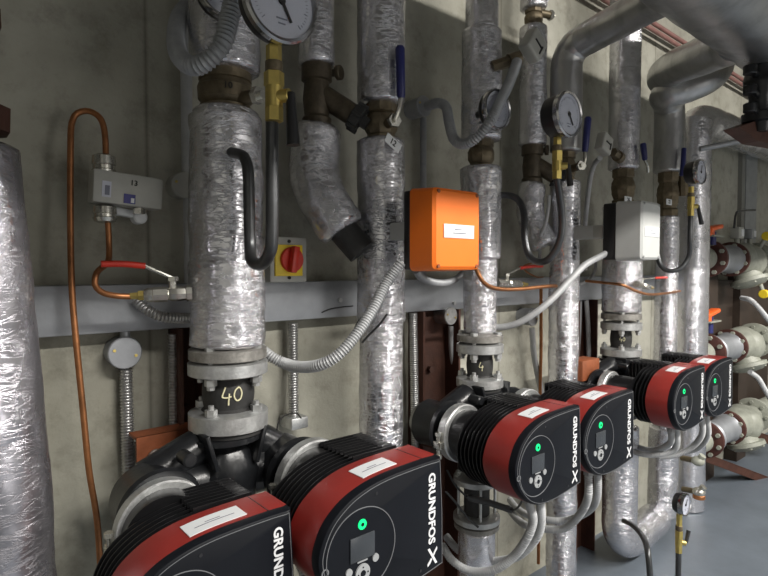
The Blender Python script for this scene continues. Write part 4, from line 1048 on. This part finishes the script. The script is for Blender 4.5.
# ------------------------------------------------------------------ right-hand valve sets
YV = 1.12
def valve_run(v717, v741, label_i, tilt, Xs, zc, slope, s, bon):
    """horizontal branch from the riser: red flanged pieces and a cream valve"""
    pass
RUN = 'cream valves on flanged branches'
def run(zc, names, blen=.0, bon_dir=(0, -.35, -1), X0=2.97):
    (l_pipe, l_fl, l_valve) = names
    o = foil('branch_pipe', [(X0, YV, zc), (X0+.16, YV, zc)], .058, 'cream', None, .001, 40, seg=32, step=.01); tag(o, l_pipe, 'pipe', 'cream branch pipes')
    t = empty('flanged_spool', (X0+.20, YV, zc), l_fl, 'pipe connector', 'oxide red flanged spools')
    for k, x in enumerate((X0+.19, X0+.52)):
        bm = bmesh.new(); lathe(bm, (x, YV, zc), (1, 0, 0), [(-.011, .092), (-.009, .096), (.009, .096), (.011, .092)], 40); link('flange', bm, 'flangered', t)
        for j in range(8):
            a = j*PI/4+.3; bm = bmesh.new(); q = V((x, YV+math.cos(a)*.080, zc+math.sin(a)*.080)); hexn(bm, q-V((.026, 0, 0)), q+V((.022, 0, 0)), .0115); link('bolt', bm, 'cream', t, angle=25)
    bm = bmesh.new(); lathe(bm, (X0+.23, YV, zc), (1, 0, 0), [(-.02, .062), (.0, .066), (.02, .086), (.024, .086), (.03, .068), (.20, .068), (.25, .072), (.27, .080)], 36); link('spool_body', bm, 'galv', t)
    v = empty('balancing_valve', (X0+.7, YV, zc), l_valve, 'valve', RUN)
    bm = bmesh.new(); lathe(bm, (X0+.545, YV, zc), (1, 0, 0), [(0, .06), (.03, .062), (.10, .092), (.20, .098), (.30, .075), (.34, .06), (.38, .06)], 36); ball(bm, (X0+.72, YV-.02, zc-.01), .10)
    d = V(bon_dir).normalized(); c = V((X0+.70, YV, zc)); lathe(bm, c, d, [(0, .07), (.10, .068), (.12, .075)], 32); link('valve_body', bm, 'cream', v)
    bm = bmesh.new(); lathe(bm, c, d, [(.115, .09), (.117, .098), (.137, .100), (.14, .095), (.16, .07), (.168, .03)], 40); bo = link('bonnet', bm, 'cream', v)
    for j in range(6):
        a = j*PI/3; xx, yy, _ = frame(d); q = c+d*.14+(xx*math.cos(a)+yy*math.sin(a))*.082; bm = bmesh.new(); hexn(bm, q-d*.004, q+d*.01, .010); link('bonnet_bolt', bm, 'cream', bo, angle=25)
    x = X0+.94
    bm = bmesh.new(); lathe(bm, (x, YV, zc), (1, 0, 0), [(-.011, .100), (-.009, .104), (.012, .104), (.014, .10)], 40); link('end_flange', bm, 'cream', v)
    for j in range(8):
        a = j*PI/4; bm = bmesh.new(); q = V((x, YV+math.cos(a)*.082, zc+math.sin(a)*.082)); hexn(bm, q-V((.024, 0, 0)), q+V((.020, 0, 0)), .011); link('flange_bolt', bm, 'cream', v, angle=25)
    o = foil('branch_pipe', [(x+.02, YV, zc), (5.6, YV, zc)], .062, 'cream', None, .001, 41, seg=32, step=.03); tag(o, l_pipe.replace('stub beside the thick riser', 'run leaving the right edge'), 'pipe', 'cream branch pipes')
run(at(722, 259, YV).z, ('cream pipe stub beside the thick riser, top row', 'oxide red flanged spool of the top row right of the riser', 'cream valve of the top row, bonnet hanging at mid height'))
run(at(722, 348, YV).z, ('cream pipe stub beside the thick riser, middle row', 'oxide red flanged spool of the middle row below the orange lever', 'cream valve of the middle row above the farthest pump'))
run(at(722, 430, YV).z, ('cream pipe stub beside the thick riser, bottom row', 'oxide red flanged spool of the bottom row just above the floor', 'cream valve of the bottom row nearest the floor'))
# butterfly handles
def lever_set(u, v, vb, Y, label):
    p = at(u, v, Y); q = V((p.x, p.y, zat(p.x, p.y, vb))); t = empty('lever_handle', q, label, 'valve lever', 'orange valve levers')
    bm = bmesh.new(); cyl(bm, q, p-V((0, 0, .02)), .016, 14); link('blue_stem', bm, 'blue', t)
    bm = bmesh.new(); box(bm, p, (.16, .05, .022), Matrix.Rotation(-.15, 3, 'Y'), .008); box(bm, p+V((-.05, 0, -.02)), (.05, .04, .05), None, .008); link('orange_lever', bm, 'orangegrip', t)
    bm = bmesh.new(); box(bm, p-V((0, 0, .042)), (.14, .06, .008)); link('lever_plate', bm, 'cream', t)
lever_set(713, 228, 245, 1.08, 'orange lever above the top row spool')
lever_set(710, 313, 333, 1.08, 'orange lever above the middle row spool')
# yellow band valves at the edge
for (u, v, lab) in ((766, 236, 'yellow and orange cap at the right edge above the top row'), (763, 294, 'yellow and orange cap at the right edge under the top row')):
    p = at(u, v, 1.05); t = empty('small_valve', p, lab, 'valve', 'yellow and orange caps')
    bm = bmesh.new(); cyl(bm, p, p+V((.03, -.0, 0)), .026, 24, .004); link('yellow_ring', bm, 'yellow', t)
    bm = bmesh.new(); q = p+V((.015, 0, 0)); zt_ = at(722, 259, YV).z; q2 = V((q.x, YV-.02, zt_+(.05 if q.z > zt_ else -.05))); cyl(bm, q, q2, .012, 12); link('valve_stem', bm, 'cream', t)
    bm = bmesh.new(); cyl(bm, p+V((.03, 0, 0)), p+V((.09, 0, 0)), .022, 24, .004); link('orange_cap', bm, 'orangegrip', t)
# small instruments above the top row
for (u, v, s, lab) in ((737, 233, .05, 'small white instrument left of its twin above the top row valves'), (750, 234, .045, 'small grey instrument right of its twin above the top row valves')):
    p = at(u, v, 1.12); t = empty('small_instrument', p, lab, 'instrument', 'small instruments over the valves')
    bm = bmesh.new(); box(bm, p, (s*1.6, s, s*1.3), None, .006); link('instrument_housing', bm, 'boxgrey' if s > .046 else 'galv', t)
    bm = bmesh.new(); box(bm, p+V((.01, -s/2-.001, 0)), (s*.8, .003, s*.8)); link('instrument_face', bm, 'white', t)
    bm = bmesh.new(); cyl(bm, p-V((0, 0, .12)), p-V((0, 0, s*.6)), .014, 12); link('instrument_stem', bm, 'cream', t)
tag(tube('impulse_tube', [at(734, 228, 1.12), at(736, 214, 1.12), at(740, 211, 1.12), at(755, 210, 1.12)], .006, 'steelpipe', seg=8), 'thin dark tube above the small instruments at right', 'tube')
cond(px([(742, 298, 1.06), (750, 300, 1.0), (758, 307, .96), (770, 322, .94)]), .012, 'pale conduit arching at the right edge between top and middle rows', 'conduit_light')
cond(px([(750, 372, 1.0), (758, 378, .98), (764, 388, .97), (772, 402, .96)]), .012, 'pale conduit arching at the right edge between middle and bottom rows', 'conduit_light')
for (x, lab) in ((3.42, 'dark oxide column behind the right valves'), (3.95, 'dark oxide column at the right edge behind the valves')):
    bm = bmesh.new(); box(bm, (x, WY-.04, .78), (.16, .07, 1.32)); tag(link('wall_column', bm, 'brownboard', smooth=False), lab, 'steel column', ST)
bm = bmesh.new(); box(bm, (3.9, WY-.02, .80), (1.4, .03, .9)); tag(link('backing_board', bm, 'brownboard', smooth=False), 'dark brown board on the wall behind the right valves', 'board')  # dark sheet, the shade behind the valves put into its colour
channel('floor_bracket', at(690, 448, 1.18), at(764, 476, 1.0), .05, .04, 'rust', 'rusty steel bracket reaching out over the floor at right')
channel('floor_bracket', at(745, 428, 1.16), at(775, 438, 1.06), .06, .05, 'rust', 'rusty steel bracket at the right edge below the bottom row')
# drain cocks at lower right
for (u, v, lab) in ((699, 492, 'copper coloured drain cock right of the low gauge'), (698, 461, 'small cream drain cock above the low gauge')):
    p = at(u, v, .98); q = at(u-16, v-3, 1.06); t = empty('drain_cock', q, lab, 'drain cock', 'drain cocks by the floor')
    bm = bmesh.new(); cyl(bm, q, p, .013, 14); link('cock_pipe', bm, 'bronze', t)
    bm = bmesh.new(); ball(bm, p, .028, (1, 1, .8)); hexn(bm, p, p+V((0, -.02, .03)), .016); link('cock_body', bm, 'cream' if v < 480 else 'nickel', t)
    if v > 480:
        bm = bmesh.new(); cyl(bm, p-V((0, 0, .03)), p-V((0, 0, .012)), .026, 16, .002); link('copper_cap', bm, 'copper', t)
# overhead right: cast wheel valve and oxide bracket, sprinkler lines
t = empty('gate_valve', at(757, 90, .60), 'dark green black cast valve hanging at the upper right edge', 'valve')
a = at(761, 62, .60); b = at(761, 132, .60)
bm = bmesh.new(); lathe(bm, b, a-b, [(0, .030), (.03, .036), (.035, .055), (.06, .055), (.065, .036), (.11, .034), (.15, .05), (.17, .05), ((a-b).length, .035)], 20); link('valve_body', bm, 'castblack', t)
for k, v in enumerate((70, 90, 108)):
    p = at(750, v, .60); bm = bmesh.new(); cyl(bm, p-V((0, 0, .014)), p+V((0, 0, .014)), .020, 10, .003); cyl(bm, p, V((a.x, a.y, p.z)), .010, 10); link('valve_lug', bm, 'castblack', t)
a = at(739, 127, .62); bm = bmesh.new()
vs = [V((a.x, a.y, a.z)), V((a.x+.22, a.y-.03, a.z+.07)), V((a.x+.45, a.y-.10, a.z+.07)), V((a.x+.45, a.y-.10, a.z-.03)), V((a.x+.12, a.y-.02, a.z-.03))]
f = [bm.verts.new(v) for v in vs]; g = [bm.verts.new(v+V((.01, .05, 0))) for v in vs]; bm.faces.new(f); bm.faces.new(g[::-1])
for i in range(5): bm.faces.new((f[i], f[(i+1) % 5], g[(i+1) % 5], g[i]))
tag(link('hanger_bracket', bm, 'rust', smooth=False), 'pointed oxide red hanger bracket at the upper right edge', 'bracket')
tag(tube('hanger_rail', [at(700, 149, .95), at(735, 142, .85), at(772, 133, .75)], .012, 'conduit', seg=10), 'thin grey rail crossing under the pointed bracket', 'rail')
for k, (dz, lab) in enumerate(((0, 'upper of two thin pink red pipes high on the wall'), (-.032, 'lower of two thin pink red pipes high on the wall'))):
    o = tube('sprinkler_pipe', [V((.0, 1.2, 2.47+dz)), V((5.6, 1.2, 2.47+dz))], .011, 'sprinkler', seg=12); tag(o, lab, 'pipe', 'thin pink red pipes')

# ------------------------------------------------------------------ light
def area(loc, size, power, target, col=(1, .96, .9)):
    l = bpy.data.lights.new('lamp', 'AREA'); l.shape = 'RECTANGLE'; l.size, l.size_y = size; l.energy = power; l.color = col
    o = bpy.data.objects.new('lamp', l); COL.objects.link(o); o.location = loc
    d = V(target)-V(loc); o.rotation_euler = d.to_track_quat('-Z', 'Y').to_euler(); return o
# two rows of fluorescent battens on the ceiling behind and right of the viewer
for (x, y, p) in ((.9, -1.3, 60), (2.6, -1.3, 60), (4.3, -1.3, 52)):
    area((x, y, 2.71), (1.4, .12), p, (x, y+.6, 0))
    bm = bmesh.new(); box(bm, (x, y, 2.76), (1.45, .14, .06), None, .01); cyl(bm, (x-.5, y, 2.78), (x-.5, y, 3.0), .006, 8); cyl(bm, (x+.5, y, 2.78), (x+.5, y, 3.0), .006, 8)
    o = link('ceiling_batten', bm, 'greyplastic'); tag(o, 'fluorescent batten on the ceiling, %s along the aisle' % {.9: 'nearest', 2.6: 'middle', 4.3: 'farthest'}[x], 'ceiling light', 'ceiling battens')
area((1.55, -2.55, 1.15), (.7, 2.0), 7, (1.55, 0, 1.15), (1, .97, .93))  # added soft light without a real fitting, draws vertical streaks on the foil
w = bpy.data.worlds.new('room_air'); scene.world = w; w.use_nodes = True
w.node_tree.nodes['Background'].inputs[0].default_value = (.8, .85, .95, 1)
w.node_tree.nodes['Background'].inputs[1].default_value = .0

scene.view_settings.view_transform = 'Standard'
scene.view_settings.look = 'None'
scene.view_settings.gamma = 1
scene.view_settings.use_curve_mapping = False
scene.view_settings.exposure = 0.72
